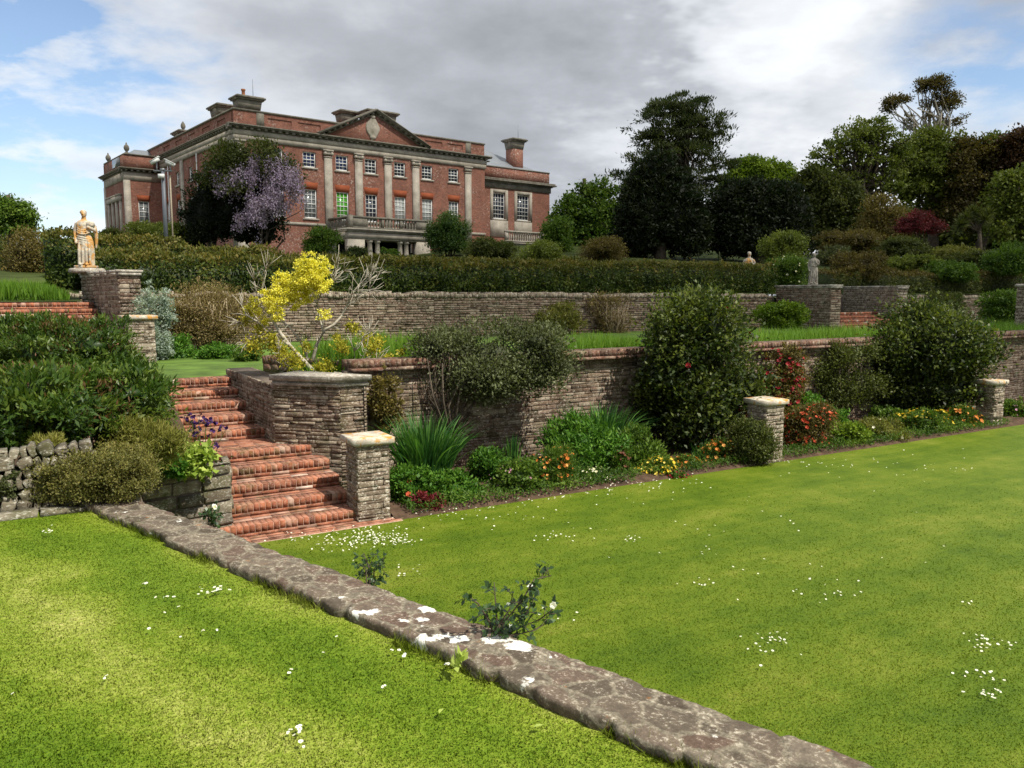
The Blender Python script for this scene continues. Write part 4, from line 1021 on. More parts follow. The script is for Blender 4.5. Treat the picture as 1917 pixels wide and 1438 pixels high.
def flower(n, r, p, d, sz, pet=6, mi=0):
    a = unit(np.cross(d, r.normal(size=3))); b = np.cross(d, a); t0 = r.random()*6
    th_ = t0 + np.arange(pet)*2*math.pi/pet
    D = np.cos(th_)[:, None]*a + np.sin(th_)[:, None]*b + d*.5; D = unit(D)
    n.leaves(np.repeat(p[None], pet, 0), D, np.repeat(d[None], pet, 0), sz*.6, sz*.5, np.clip(r.random()*.7 + r.random(pet)*.3, 0, 1), mi, .1, .6)

def limb(nb, r, a, b, ra, rb, seg=5, wob=.08, sides=6, mi=0):
    a, b = np.array(a, float), np.array(b, float); L_ = np.linalg.norm(b-a); pts = []
    for i in range(seg+1):
        t = i/seg; p = a + (b-a)*t
        if 0 < i < seg: p = p + r.normal(size=3)*wob*L_*math.sin(math.pi*t)*.5
        p[2] += .06*L_*math.sin(math.pi*t); pts.append(p)
    nb.tube(pts, [ra + (rb-ra)*i/seg for i in range(seg+1)], sides, r.random(), mi)
    return pts
def tree(name, label, base, blobs, mat, trunk=(.3, .12, 4.0), nl=15000, nc=300, L=.25, Wd=.14, sig=.45, nlimb=14, core=.0, up=.2, out=.5, rand=.7, flat=.6, cmin=.35, tone=.6, bias=0.0, bark='bark', lean=(0, 0), droop=0.0, zmin=None, lowcut=-.8, topbias=.0, group=None, twigs=0, cat='tree'):
    """base is a world point; blobs are relative to it"""
    seedc[0] += 1; r = np.random.default_rng(seedc[0])
    root = thing(name, label, cat, base, 0, group)
    n = NB(); c = crown(n, r, blobs, nc, nl, sig, L, Wd, up, out, rand, flat, 0, cmin, zmin, core, tone, bias, lowcut, droop, topbias)
    n.build('crown', mat, root)
    n = NB(); r0, r1, ht = trunk; top = np.array((lean[0], lean[1], ht)); limb(n, r, (0, 0, -.5), top, r0, r1, 6, .03, 8)
    if len(c):
        sel = c[r.choice(len(c), min(nlimb, len(c)), replace=False)]
        for p in sel:
            s_ = r.uniform(.45, 1.0); a = top*s_; a[2] = ht*s_; pts = limb(n, r, a, p, r1*.75, r1*.12, 6, .12, 5)
            for j in range(twigs):
                q_ = c[np.argmin(np.linalg.norm(c - pts[r.integers(2, 5)] - r.normal(size=3)*1.2, axis=1))]; limb(n, r, pts[r.integers(2, 5)], q_, r1*.25, r1*.06, 4, .1, 4)
    n.build('trunk', M[bark], root)
    return root
def pxblobs(base, Y, lst, depth=.85):
    """photo-sized ellipses (px, py, half width px, half height px[, dY]) to blobs about a base point"""
    out = []
    for e in lst:
        p = P3(e[0], e[1], Y + (e[4] if len(e) > 4 else 0)); k = Y/F
        out.append((p - np.array(base), (e[2]*k, max(e[2]*k*depth, .3), e[3]*k)))
    return out
def gz(x, y):
    s, q = sq((x, y))
    return hill_z(s, q) if q > 14.3 else 1.4
def base_at(px, Y):
    p = P3(px, 500, Y); return np.array((p[0], p[1], gz(p[0], p[1])))

G = {}
def fo(k, *c, **kw): G[k] = foliage(k, *c, **kw)
fo('yew_green', (.005, .009, .003), (.011, .019, .006), (.026, .036, .010))
fo('pine_green', (.018, .028, .010), (.048, .066, .020), (.10, .12, .038))
fo('spring_green', (.055, .10, .008), (.12, .19, .015), (.23, .30, .03))
fo('mid_green', (.028, .062, .008), (.066, .125, .014), (.14, .205, .03))
fo('oak_green', (.042, .066, .010), (.11, .145, .022), (.22, .245, .05))
fo('dull_green', (.026, .040, .008), (.062, .080, .018), (.13, .14, .035))
fo('olive_brown', (.04, .034, .010), (.10, .082, .022), (.19, .148, .04))
fo('tan_leaf', (.08, .06, .022), (.19, .145, .06), (.34, .27, .13))
fo('copper', (.020, .012, .006), (.05, .026, .012), (.10, .055, .022))
fo('maple_red', (.04, .008, .010), (.10, .016, .020), (.19, .03, .035))
fo('hedge_leaf', (.018, .036, .006), (.052, .080, .012), (.12, .14, .025))
fo('hedge_russet', (.042, .056, .009), (.10, .10, .018), (.19, .145, .038))
fo('glossy_dark', (.010, .017, .004), (.030, .050, .009), (.135, .16, .028), rough=.48, spec=.25)  # lightest tone set for the camellia's sunlit leaves
fo('glossy_mid', (.022, .05, .012), (.05, .10, .02), (.11, .17, .04), rough=.45, spec=.28)
fo('pieris', (.012, .034, .005), (.044, .088, .011), (.13, .175, .026), rough=.45, spec=.3)
fo('russet_shoot', (.05, .036, .012), (.10, .06, .022), (.16, .08, .04))
fo('grey_leaf', (.030, .038, .014), (.075, .090, .036), (.17, .19, .09))
fo('silver_leaf', (.12, .16, .13), (.24, .30, .25), (.40, .46, .40))
fo('lime', (.055, .12, .012), (.12, .22, .02), (.24, .34, .05))
fo('lush', (.03, .085, .010), (.065, .16, .016), (.14, .26, .035))
fo('strap', (.018, .062, .016), (.04, .12, .024), (.10, .22, .04))
fo('meadow', (.045, .105, .007), (.08, .165, .011), (.15, .25, .03))
fo('cushion', (.05, .058, .014), (.14, .135, .035), (.29, .25, .08))
fo('rosemary', (.085, .10, .02), (.20, .20, .04), (.36, .33, .11))
fo('hosta', (.10, .17, .02), (.24, .33, .05), (.42, .50, .12))
fo('rose_leaf', (.012, .03, .010), (.03, .065, .018), (.065, .12, .03), rough=.35, spec=.5)
fo('yellow_bloom', (.42, .37, .02), (.68, .62, .05), (.86, .82, .22))
fo('yellow_green_leaf', (.14, .16, .014), (.30, .28, .025), (.50, .44, .05))
fo('mauve', (.19, .14, .23), (.38, .30, .44), (.62, .54, .67))
fo('orange_bloom', (.46, .11, .018), (.66, .25, .05), (.80, .46, .14))
fo('scarlet', (.32, .03, .014), (.52, .075, .032), (.68, .17, .08))
fo('crimson', (.16, .008, .014), (.30, .014, .025), (.45, .04, .05))
fo('yellow_flower', (.6, .36, .02), (.8, .58, .04), (.9, .78, .25))
fo('cream', (.62, .58, .32), (.8, .78, .55), (.88, .87, .75))
fo('white_flower', (.75, .75, .72), (.85, .85, .82), (.9, .9, .88))
fo('pink', (.5, .2, .32), (.66, .36, .48), (.8, .58, .66))
fo('violet', (.02, .008, .05), (.045, .016, .10), (.09, .035, .17))
fo('dead_bloom', (.08, .03, .018), (.15, .055, .03), (.22, .09, .05))

# --- trees on the hill
def T(name, label, px, Y, lst, mat, bt=None, **k):
    b = base_at(px, Y)
    return tree(name, label, b, pxblobs(b, Y, lst), G[mat], **k)
rr = np.random.default_rng(900)
# big pine: tiers
tiers = [(1270 + (a - 1270)*1.22, b, c*1.18, d*.74) for a, b, c, d in [(1275, 196, 44, 20), (1245, 215, 42, 22), (1308, 222, 40, 26), (1335, 250, 22, 14), (1272, 245, 62, 24), (1240, 262, 36, 20), (1318, 268, 36, 26), (1275, 290, 66, 24), (1222, 300, 34, 16), (1325, 310, 30, 20), (1270, 330, 70, 20), (1200, 330, 34, 14), (1205, 308, 14, 6), (1195, 240, 8, 5), (1330, 340, 24, 12), (1352, 310, 18, 6), (1215, 355, 40, 18), (1290, 360, 50, 14)]]
T('pine_tree', 'tallest dark conifer with ragged tiers rising behind the rounded yew', 1278, 76, tiers, 'pine_green', trunk=(.5, .18, 13.3), nl=30000, nc=560, L=.34, Wd=.10, sig=.34, nlimb=80, flat=.32, up=.45, out=.8, cmin=.3, rand=.45, core=0.3)
T('yew_tree', 'broad near black yew dome in front of the tall conifer', 1235, 60, [(1235, 330, 40, 42), (1222, 400, 62, 80), (1262, 400, 52, 80), (1195, 420, 44, 70), (1285, 430, 40, 62), (1180, 455, 34, 40)], 'yew_green', trunk=(.5, .3, 4), nl=42000, nc=1300, L=.30, Wd=.12, sig=.22, core=.9, nlimb=6, cmin=.72, up=.45, topbias=.1)
T('yew_tree', 'wide flat topped dark yew left of the spreading oak', 1420, 62, [(1372, 400, 50, 60), (1420, 392, 55, 55), (1468, 405, 48, 62), (1345, 430, 36, 50), (1400, 440, 64, 50), (1470, 450, 50, 45)], 'yew_green', trunk=(.5, .3, 4), nl=42000, nc=1300, L=.30, Wd=.12, sig=.22, core=.9, nlimb=6, cmin=.72, up=.3)
T('maple_tree', 'sunny yellow green rounded tree rising between the two dark yews', 1420, 82, [(1415, 325, 44, 26), (1385, 345, 38, 26), (1460, 335, 32, 26), (1425, 360, 66, 34), (1360, 370, 26, 26), (1405, 312, 20, 12)], 'spring_green', trunk=(.4, .2, 8), nl=17000, nc=300, L=.34, Wd=.22, sig=.38, core=.0, cmin=.3)
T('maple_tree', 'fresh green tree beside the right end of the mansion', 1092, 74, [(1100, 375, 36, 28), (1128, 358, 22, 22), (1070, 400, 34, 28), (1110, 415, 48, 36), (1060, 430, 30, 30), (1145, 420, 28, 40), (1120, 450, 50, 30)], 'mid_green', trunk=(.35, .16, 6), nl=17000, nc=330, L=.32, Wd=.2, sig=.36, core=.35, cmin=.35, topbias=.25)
T('oak_tree', 'spreading oak with dark bare limbs showing through its open crown', 1610, 76, [(1630, 245, 48, 22), (1590, 270, 52, 26), (1660, 262, 44, 26), (1555, 300, 38, 24), (1620, 300, 56, 24), (1540, 325, 26, 14), (1675, 310, 34, 28), (1590, 335, 46, 16), (1650, 345, 42, 18)], 'oak_green', trunk=(.6, .32, 7.0), nl=12000, nc=260, L=.28, Wd=.18, sig=.33, nlimb=70, cmin=.35, twigs=2, flat=.5)
T('evergreen_tree', 'dark bushy evergreen below the left side of the open oak', 1540, 68, [(1525, 345, 34, 30), (1560, 370, 46, 40), (1515, 400, 34, 60), (1575, 420, 44, 50), (1530, 440, 46, 34), (1600, 390, 24, 30)], 'dull_green', trunk=(.4, .2, 4), nl=20000, nc=430, L=.28, Wd=.15, sig=.3, core=.7, cmin=.6)
T('willow_tree', 'thin greyish tree below the oak beside the red maple', 1650, 62, [(1650, 395, 34, 26), (1670, 420, 36, 30), (1630, 430, 24, 28), (1660, 448, 36, 18)], 'olive_brown', trunk=(.2, .09, 3.4), nl=9000, nc=150, L=.2, Wd=.09, sig=.34, cmin=.3, bias=.15, twigs=2)
eb = base_at(1742, 88)
eu = tree('eucalyptus_tree', 'tall pale stemmed eucalyptus with tufted heads above the dark wood', eb, pxblobs(eb, 88, [(1735, 160, 22, 10), (1757, 158, 18, 14), (1762, 180, 12, 14), (1785, 185, 14, 12), (1772, 196, 20, 8), (1730, 193, 9, 5), (1676, 190, 18, 9), (1662, 202, 9, 8), (1690, 186, 10, 8), (1704, 220, 7, 6), (1703, 236, 6, 5), (1795, 226, 7, 9), (1783, 234, 8, 5), (1770, 228, 5, 5), (1808, 216, 4, 4), (1736, 216, 7, 5)]), G['olive_brown'], trunk=(.45, .22, 12.0), nl=8000, nc=240, L=.30, Wd=.12, sig=.26, nlimb=46, bark='bark_pale', cmin=.2, flat=.6, droop=.3, bias=-.05)
T('oak_tree', 'dark round headed tree standing just below the eucalyptus', 1745, 80, [(1745, 270, 44, 28), (1710, 300, 40, 36), (1780, 290, 40, 36), (1740, 330, 62, 50), (1700, 360, 40, 40), (1780, 370, 50, 50), (1735, 300, 30, 56)], 'oak_green', trunk=(.6, .3, 6), nl=20000, nc=380, L=.32, Wd=.2, sig=.42, core=.5, cmin=.4, bias=.05)
T('oak_tree', 'broad brownish tree left of the copper beech on the skyline', 1835, 78, [(1820, 290, 40, 28), (1850, 300, 36, 30), (1810, 330, 44, 40), (1850, 350, 44, 50), (1800, 390, 40, 40), (1845, 410, 40, 40)], 'olive_brown', trunk=(.6, .3, 6), nl=17000, nc=330, L=.32, Wd=.2, sig=.42, core=.5, cmin=.4, bias=-.12)
T('beech_tree', 'dark copper beech at the right edge on the skyline', 1905, 76, [(1893, 290, 24, 34), (1925, 280, 40, 40), (1900, 320, 26, 30)], 'copper', trunk=(.6, .3, 6), nl=9000, nc=200, L=.3, Wd=.2, sig=.36, core=.6, cmin=.5)
T('oak_tree', 'dim green tree beneath the copper beech at the right edge', 1905, 70, [(1885, 370, 34, 44), (1930, 370, 44, 60), (1890, 420, 40, 44), (1935, 430, 44, 44), (1860, 275, 26, 22, 8)], 'oak_green', trunk=(.5, .3, 5), nl=15000, nc=300, L=.3, Wd=.2, sig=.4, core=.5, cmin=.4)
T('maple_bush', 'dark red dome shaped maple under the shady trees', 1722, 58, [(1722, 412, 34, 16), (1700, 424, 22, 14), (1748, 424, 20, 12), (1722, 428, 44, 10)], 'maple_red', trunk=(.12, .06, 1.6), nl=7000, nc=150, L=.14, Wd=.07, sig=.16, cmin=.4, core=.4, droop=.3)
pb_ = base_at(1832, 54); pt_ = P3(1832, 405, 54) - pb_
palm = thing('cabbage_palm', 'cabbage palm with dark trunk and tufted heads beneath the dark wood', 'palm', pb_)
r = np.random.default_rng(77); n = NB(); n2 = NB()
n.tube([(0, 0, -.3), (.05, 0, pt_[2]*.5), pt_*.98], [.17, .13, .10], 8)
for (dx, dy, dz) in ((0, 0, 0), (-.75, .1, -.1), (.6, -.1, .15), (-.2, .3, .35), (.2, -.4, -.25), (-1.15, 0, -.55)):
    c = pt_ + np.array((dx, dy, dz)); limb(n, r, pt_*np.array((1, 1, .78)), c, .08, .05, 4, .05, 6)
    D = unit(r.normal(size=(170, 3)) + np.array((0, 0, .35))); n2.leaves(np.repeat(c[None], 170, 0), D, unit(np.cross(D, r.normal(size=(170, 3)))), r.uniform(.45, .75, 170), .05, r.random(170), 0)
n.build('trunk', M['bark'], palm); n2.build('crown', G['dull_green'], palm)
# wood closing the skyline behind, and the trees on the left
T('oak_tree', 'tree with feathery crown at the far left edge', 25, 52, [(12, 390, 22, 20), (38, 398, 22, 18), (8, 415, 28, 22), (35, 425, 26, 22), (55, 405, 8, 8)], 'mid_green', trunk=(.25, .12, 3.5), nl=8000, nc=150, L=.22, Wd=.12, sig=.26, cmin=.25, twigs=1)
for i, (px, Y, yt, wd, mt, lb) in enumerate([(110, 58, 452, 70, 'dull_green', 'low dull green tree on the skyline behind the draped statue'), (-30, 60, 420, 90, 'dull_green', 'dark bushy tree closing the skyline at the left edge')]):
    T('evergreen_tree', lb, px, Y, [(px, yt + 20, wd*.5, 20), (px - wd*.3, yt + 34, wd*.4, 24), (px + wd*.3, yt + 34, wd*.4, 24), (px, yt + 55, wd*.7, 30)], mt, trunk=(.2, .1, 2), nl=7000, nc=160, L=.2, Wd=.11, sig=.25, core=.5, cmin=.5)

# wisteria over a dark conifer
T('yew_tree', 'dark rounded conifer smothered on its right by the flowering wisteria', 400, 45.5, [(388, 400, 44, 72), (375, 420, 34, 48), (420, 380, 36, 80), (455, 400, 50, 70), (490, 420, 40, 50), (440, 310, 30, 34), (510, 300, 18, 30), (480, 340, 40, 50)], 'yew_green', trunk=(.3, .2, 3), nl=15000, nc=520, L=.18, Wd=.08, sig=.16, core=.84, nlimb=5, cmin=.8, up=.4)
wb = base_at(480, 44); seedc[0] += 1; r = np.random.default_rng(81)
wis = thing('wisteria', 'mauve flowering wisteria draped over the dark conifer before the mansion', 'climber', wb)
n = NB(); crown(n, r, pxblobs(wb, 44, [(430, 300, 42, 28), (480, 285, 44, 20), (400, 330, 24, 26), (520, 320, 26, 24), (545, 340, 22, 40), (440, 345, 40, 24)]), 200, 6500, .22, .18, .09, cmin=.5, core=0, flat=.7, droop=.15); n.build('foliage', G['dull_green'], wis)
n = NB(); fl_ = [(455, 330, 30, 20), (425, 350, 26, 18), (490, 320, 34, 24), (530, 345, 34, 34), (555, 360, 18, 34), (500, 370, 36, 22), (470, 400, 12, 9), (450, 410, 12, 9), (515, 385, 32, 14), (478, 410, 22, 12), (492, 395, 28, 14), (445, 420, 10, 6), (484, 452, 6, 8), (410, 335, 12, 12), (540, 310, 20, 16)]
c = crown(n, r, pxblobs(wb, 43.6, fl_), 330, 13000, .10, .10, .065, cmin=.45, core=0, flat=2.2, droop=1.0, out=.2, up=0); n.build('blossoms', G['mauve'], wis)
n = NB()
for k in range(8): limb(n, r, (r.uniform(-.3, .3), .6, 0), c[r.integers(len(c))] + np.array((0, .6, 0)), .06, .015, 6, .12, 5)
n.build('stems', M['bark'], wis)

# --- shrubs about the house and behind the hedge
SH = [
 ('camellia_bush', 'upright glossy bush against the mansion right of the porch', 840, 394, 482, 76, 'glossy_mid', 60.5, dict(nl=9000, L=.16, Wd=.08, lob=8, core=.7, topbias=.3)),
 ('laurel_bush', 'low spreading dark green dome below the right balustrade', 918, 446, 492, 120, 'dull_green', 58, dict(nl=8000, L=.15, Wd=.07, core=.7)),
 ('ivy_bush', 'leafy bush at the right corner of the mansion', 1044, 402, 492, 60, 'mid_green', 64, dict(nl=7000, L=.17, Wd=.09, core=.6)),
 ('spirea_bush', 'brownish red dome of shrub below the fresh green tree', 1128, 444, 500, 110, 'olive_brown', 52, dict(nl=8000, L=.14, Wd=.05, core=.7)),
 ('viburnum_bush', 'loose green and brown shrub between the right balustrade and the reddish dome', 1010, 450, 502, 90, 'oak_green', 50, dict(nl=6000, L=.13, Wd=.06, core=.6)),
 ('euonymus_bush', 'pair of green tufts against the wall left of the porch', 600, 424, 480, 70, 'mid_green', 55, dict(nl=6000, L=.14, Wd=.07, core=.5)),
 ('box_bush', 'round clipped dome left of the porch columns', 664, 462, 494, 52, 'glossy_dark', 56, dict(nl=4500, L=.10, Wd=.05, core=.8)),
 ('box_bush', 'small clipped dome between the porch columns', 728, 466, 494, 40, 'mid_green', 57, dict(nl=3500, L=.10, Wd=.05, core=.8)),
 ('escallonia_bush', 'broad olive mound before the left block of the mansion', 310, 418, 474, 130, 'oak_green', 46, dict(nl=10000, L=.13, Wd=.06, core=.75)),
 ('escallonia_bush', 'small dark bush just right of the draped statue', 206, 428, 470, 56, 'dull_green', 47, dict(nl=4500, L=.13, Wd=.06, core=.75)),
 ('hazel_bush', 'big olive twiggy bush left of the draped statue', 62, 425, 548, 130, 'olive_brown', 30, dict(nl=12000, L=.09, Wd=.045, core=.7, bias=-.05)),
 ('laurel_bush', 'dark laurel behind the plinth of the draped statue', 140, 462, 548, 90, 'glossy_dark', 28, dict(nl=7000, L=.09, Wd=.05, core=.75)),
 ('laurel_bush', 'dark shrub at the left edge above the brick flight', -20, 450, 545, 90, 'glossy_dark', 31, dict(nl=6000, L=.09, Wd=.05, core=.75)),
 ('elder_bush', 'olive shrub in front of the dark yew behind the slender statue', 1470, 432, 500, 90, 'oak_green', 43, dict(nl=7000, L=.12, Wd=.06, core=.6)),
 ('philadelphus_bush', 'speckled pale green shrub left of the slender statue', 1474, 478, 545, 90, 'mid_green', 36, dict(nl=8000, L=.09, Wd=.05, core=.55, blossom=(None, 60, .07, (-.2, 1)))),
 ('pampas_bush', 'pale feathery shrub right of the slender statue', 1560, 462, 500, 60, 'grey_leaf', 40, dict(nl=4500, L=.15, Wd=.04, core=.4)),
 ('berberis_bush', 'brown shrub on the bank behind the far wing walls', 1610, 470, 530, 110, 'olive_brown', 38, dict(nl=8000, L=.1, Wd=.05, core=.7, bias=-.1)),
 ('heather_bush', 'yellowish low mound on the bank below the palm', 1710, 478, 512, 110, 'oak_green', 44, dict(nl=7000, L=.1, Wd=.05, core=.7)),
 ('heather_bush', 'golden low mound on the bank at the right', 1790, 462, 500, 90, 'rosemary', 48, dict(nl=5000, L=.1, Wd=.05, core=.7, bias=-.25)),
 ('rhododendron_bush', 'deep green bush on the bank below the golden mound', 1770, 488, 530, 110, 'mid_green', 41, dict(nl=7000, L=.11, Wd=.06, core=.7, bias=-.1)),
 ('rhododendron_bush', 'green shrub on the bank at the right edge of the garden', 1890, 455, 520, 110, 'mid_green', 43, dict(nl=8000, L=.11, Wd=.06, core=.7, bias=-.1)),
 ('rhododendron_bush', 'broad dim shrub below the thin greyish tree', 1600, 430, 480, 130, 'olive_brown', 52, dict(nl=8000, L=.13, Wd=.06, core=.7)),
 ('rhododendron_bush', 'dusky shrub below the red maple', 1690, 446, 486, 120, 'dull_green', 50, dict(nl=7000, L=.12, Wd=.06, core=.7)),
 ('rhododendron_bush', 'dusky shrub at the foot of the palm', 1830, 470, 505, 120, 'dull_green', 47, dict(nl=7000, L=.12, Wd=.06, core=.7)),
]
for (nm, lb, px, yt, yb, wp, mt, Y, kw) in SH:
    if kw.get('blossom'): kw['blossom'] = (G['cream'],) + kw['blossom'][1:]
    shrub(nm, lb, px, yt, yb, wp, G[mt], Y=Y, **kw)

# --- hedges behind the upper wall
def hedge(label, s0_, s1_, q0, q1, zb, ztf, nl, matg, matr, seed, L=.11, Wd=.055):
    r = np.random.default_rng(seed); root = thing('hedge', label, 'hedge', Wp(s0_, q0, zb), ANG)
    n = NB(); LL = s1_ - s0_; m = nl; x = r.random(m)*LL; zt = np.array([ztf(s0_ + a) - zb for a in x]); D_ = q1 - q0; per = zt + D_*1.2
    a = r.random(m)*(zt + D_)
    front = a < zt
    bul = np.array([.26*mnoise.noise((x[i]*.9, (a[i])*1.2, seed)) + .09*mnoise.noise((x[i]*3, a[i]*3, seed)) for i in range(m)])
    y = np.where(front, -bul, a - zt); z = np.where(front, a, zt + bul*1.1)
    rc_ = np.clip((a - zt*.78) / (zt*.22), 0, 1)*np.where(front, 1, 0)
    y = y + np.where(front, .35*rc_**2, 0)
    P = np.stack([x, y, z], 1) + r.normal(size=(m, 3))*.05
    O = np.where(front[:, None], np.array((0, -1, .25)), np.array((0, -.15, 1)))
    D = unit(O*.5 + r.normal(size=(m, 3))*.7 + np.array((0, 0, .25))); N = unit(O + r.normal(size=(m, 3))*.5)
    tn = np.array([mnoise.noise((p[0]*2.2, p[1]*2.2, p[2]*2.2 + seed)) for p in P])
    rus = (~front) | (r.random(m) < np.clip((a/zt - .62)*1.9, .03, 1))
    rn = np.clip(.45 + tn*.55 + (r.random(m)-.5)*.6, 0, 1); sc = r.uniform(.6, 1.3, m)
    for k, msk in ((0, ~rus), (1, rus)): n.leaves(P[msk], D[msk], N[msk], L*sc[msk], Wd*sc[msk], rn[msk], k)
    xs = np.arange(0, LL + .01, .5)
    n.loft([[(xx, .12, 0), (xx, .14, ztf(s0_+xx) - zb - .35), (xx, .5, ztf(s0_+xx) - zb - .1), (xx, D_, ztf(s0_+xx) - zb - .1), (xx, D_, 0)] for xx in xs], .02, 0)  # hedge core in the darkest leaf tone, painted as inner shade
    n.build('foliage', [matg, matr], root); return root
def top1(s): return 3.72 + .10*mnoise.noise((s*.5, 0, 0)) + .05*mnoise.noise((s*2, 3, 0)) + .006*max(s, 0) + max(1.5 - s, 0)*.045
hedge('long russet topped hedge behind the upper garden wall', -2.5, 23.3, 14.75, 16.8, 2.55, top1, 52000, G['hedge_leaf'], G['hedge_russet'], 11)
hedge('higher tapering hedge end behind the draped statue wall', -3.4, 4.0, 17.0, 18.8, 2.6, lambda s: 4.42 + .12*mnoise.noise((s*.6, 2, 0)) - max(s + 2.5, 0)*.085, 15000, G['hedge_leaf'], G['hedge_russet'], 12)
hedge('dull brown hedge behind the wall right of the far steps', 27.2, 47, 14.9, 16.4, 2.5, lambda s: 3.72 + .1*mnoise.noise((s*.5, 4, 0)), 22000, G['dull_green'], G['olive_brown'], 13)

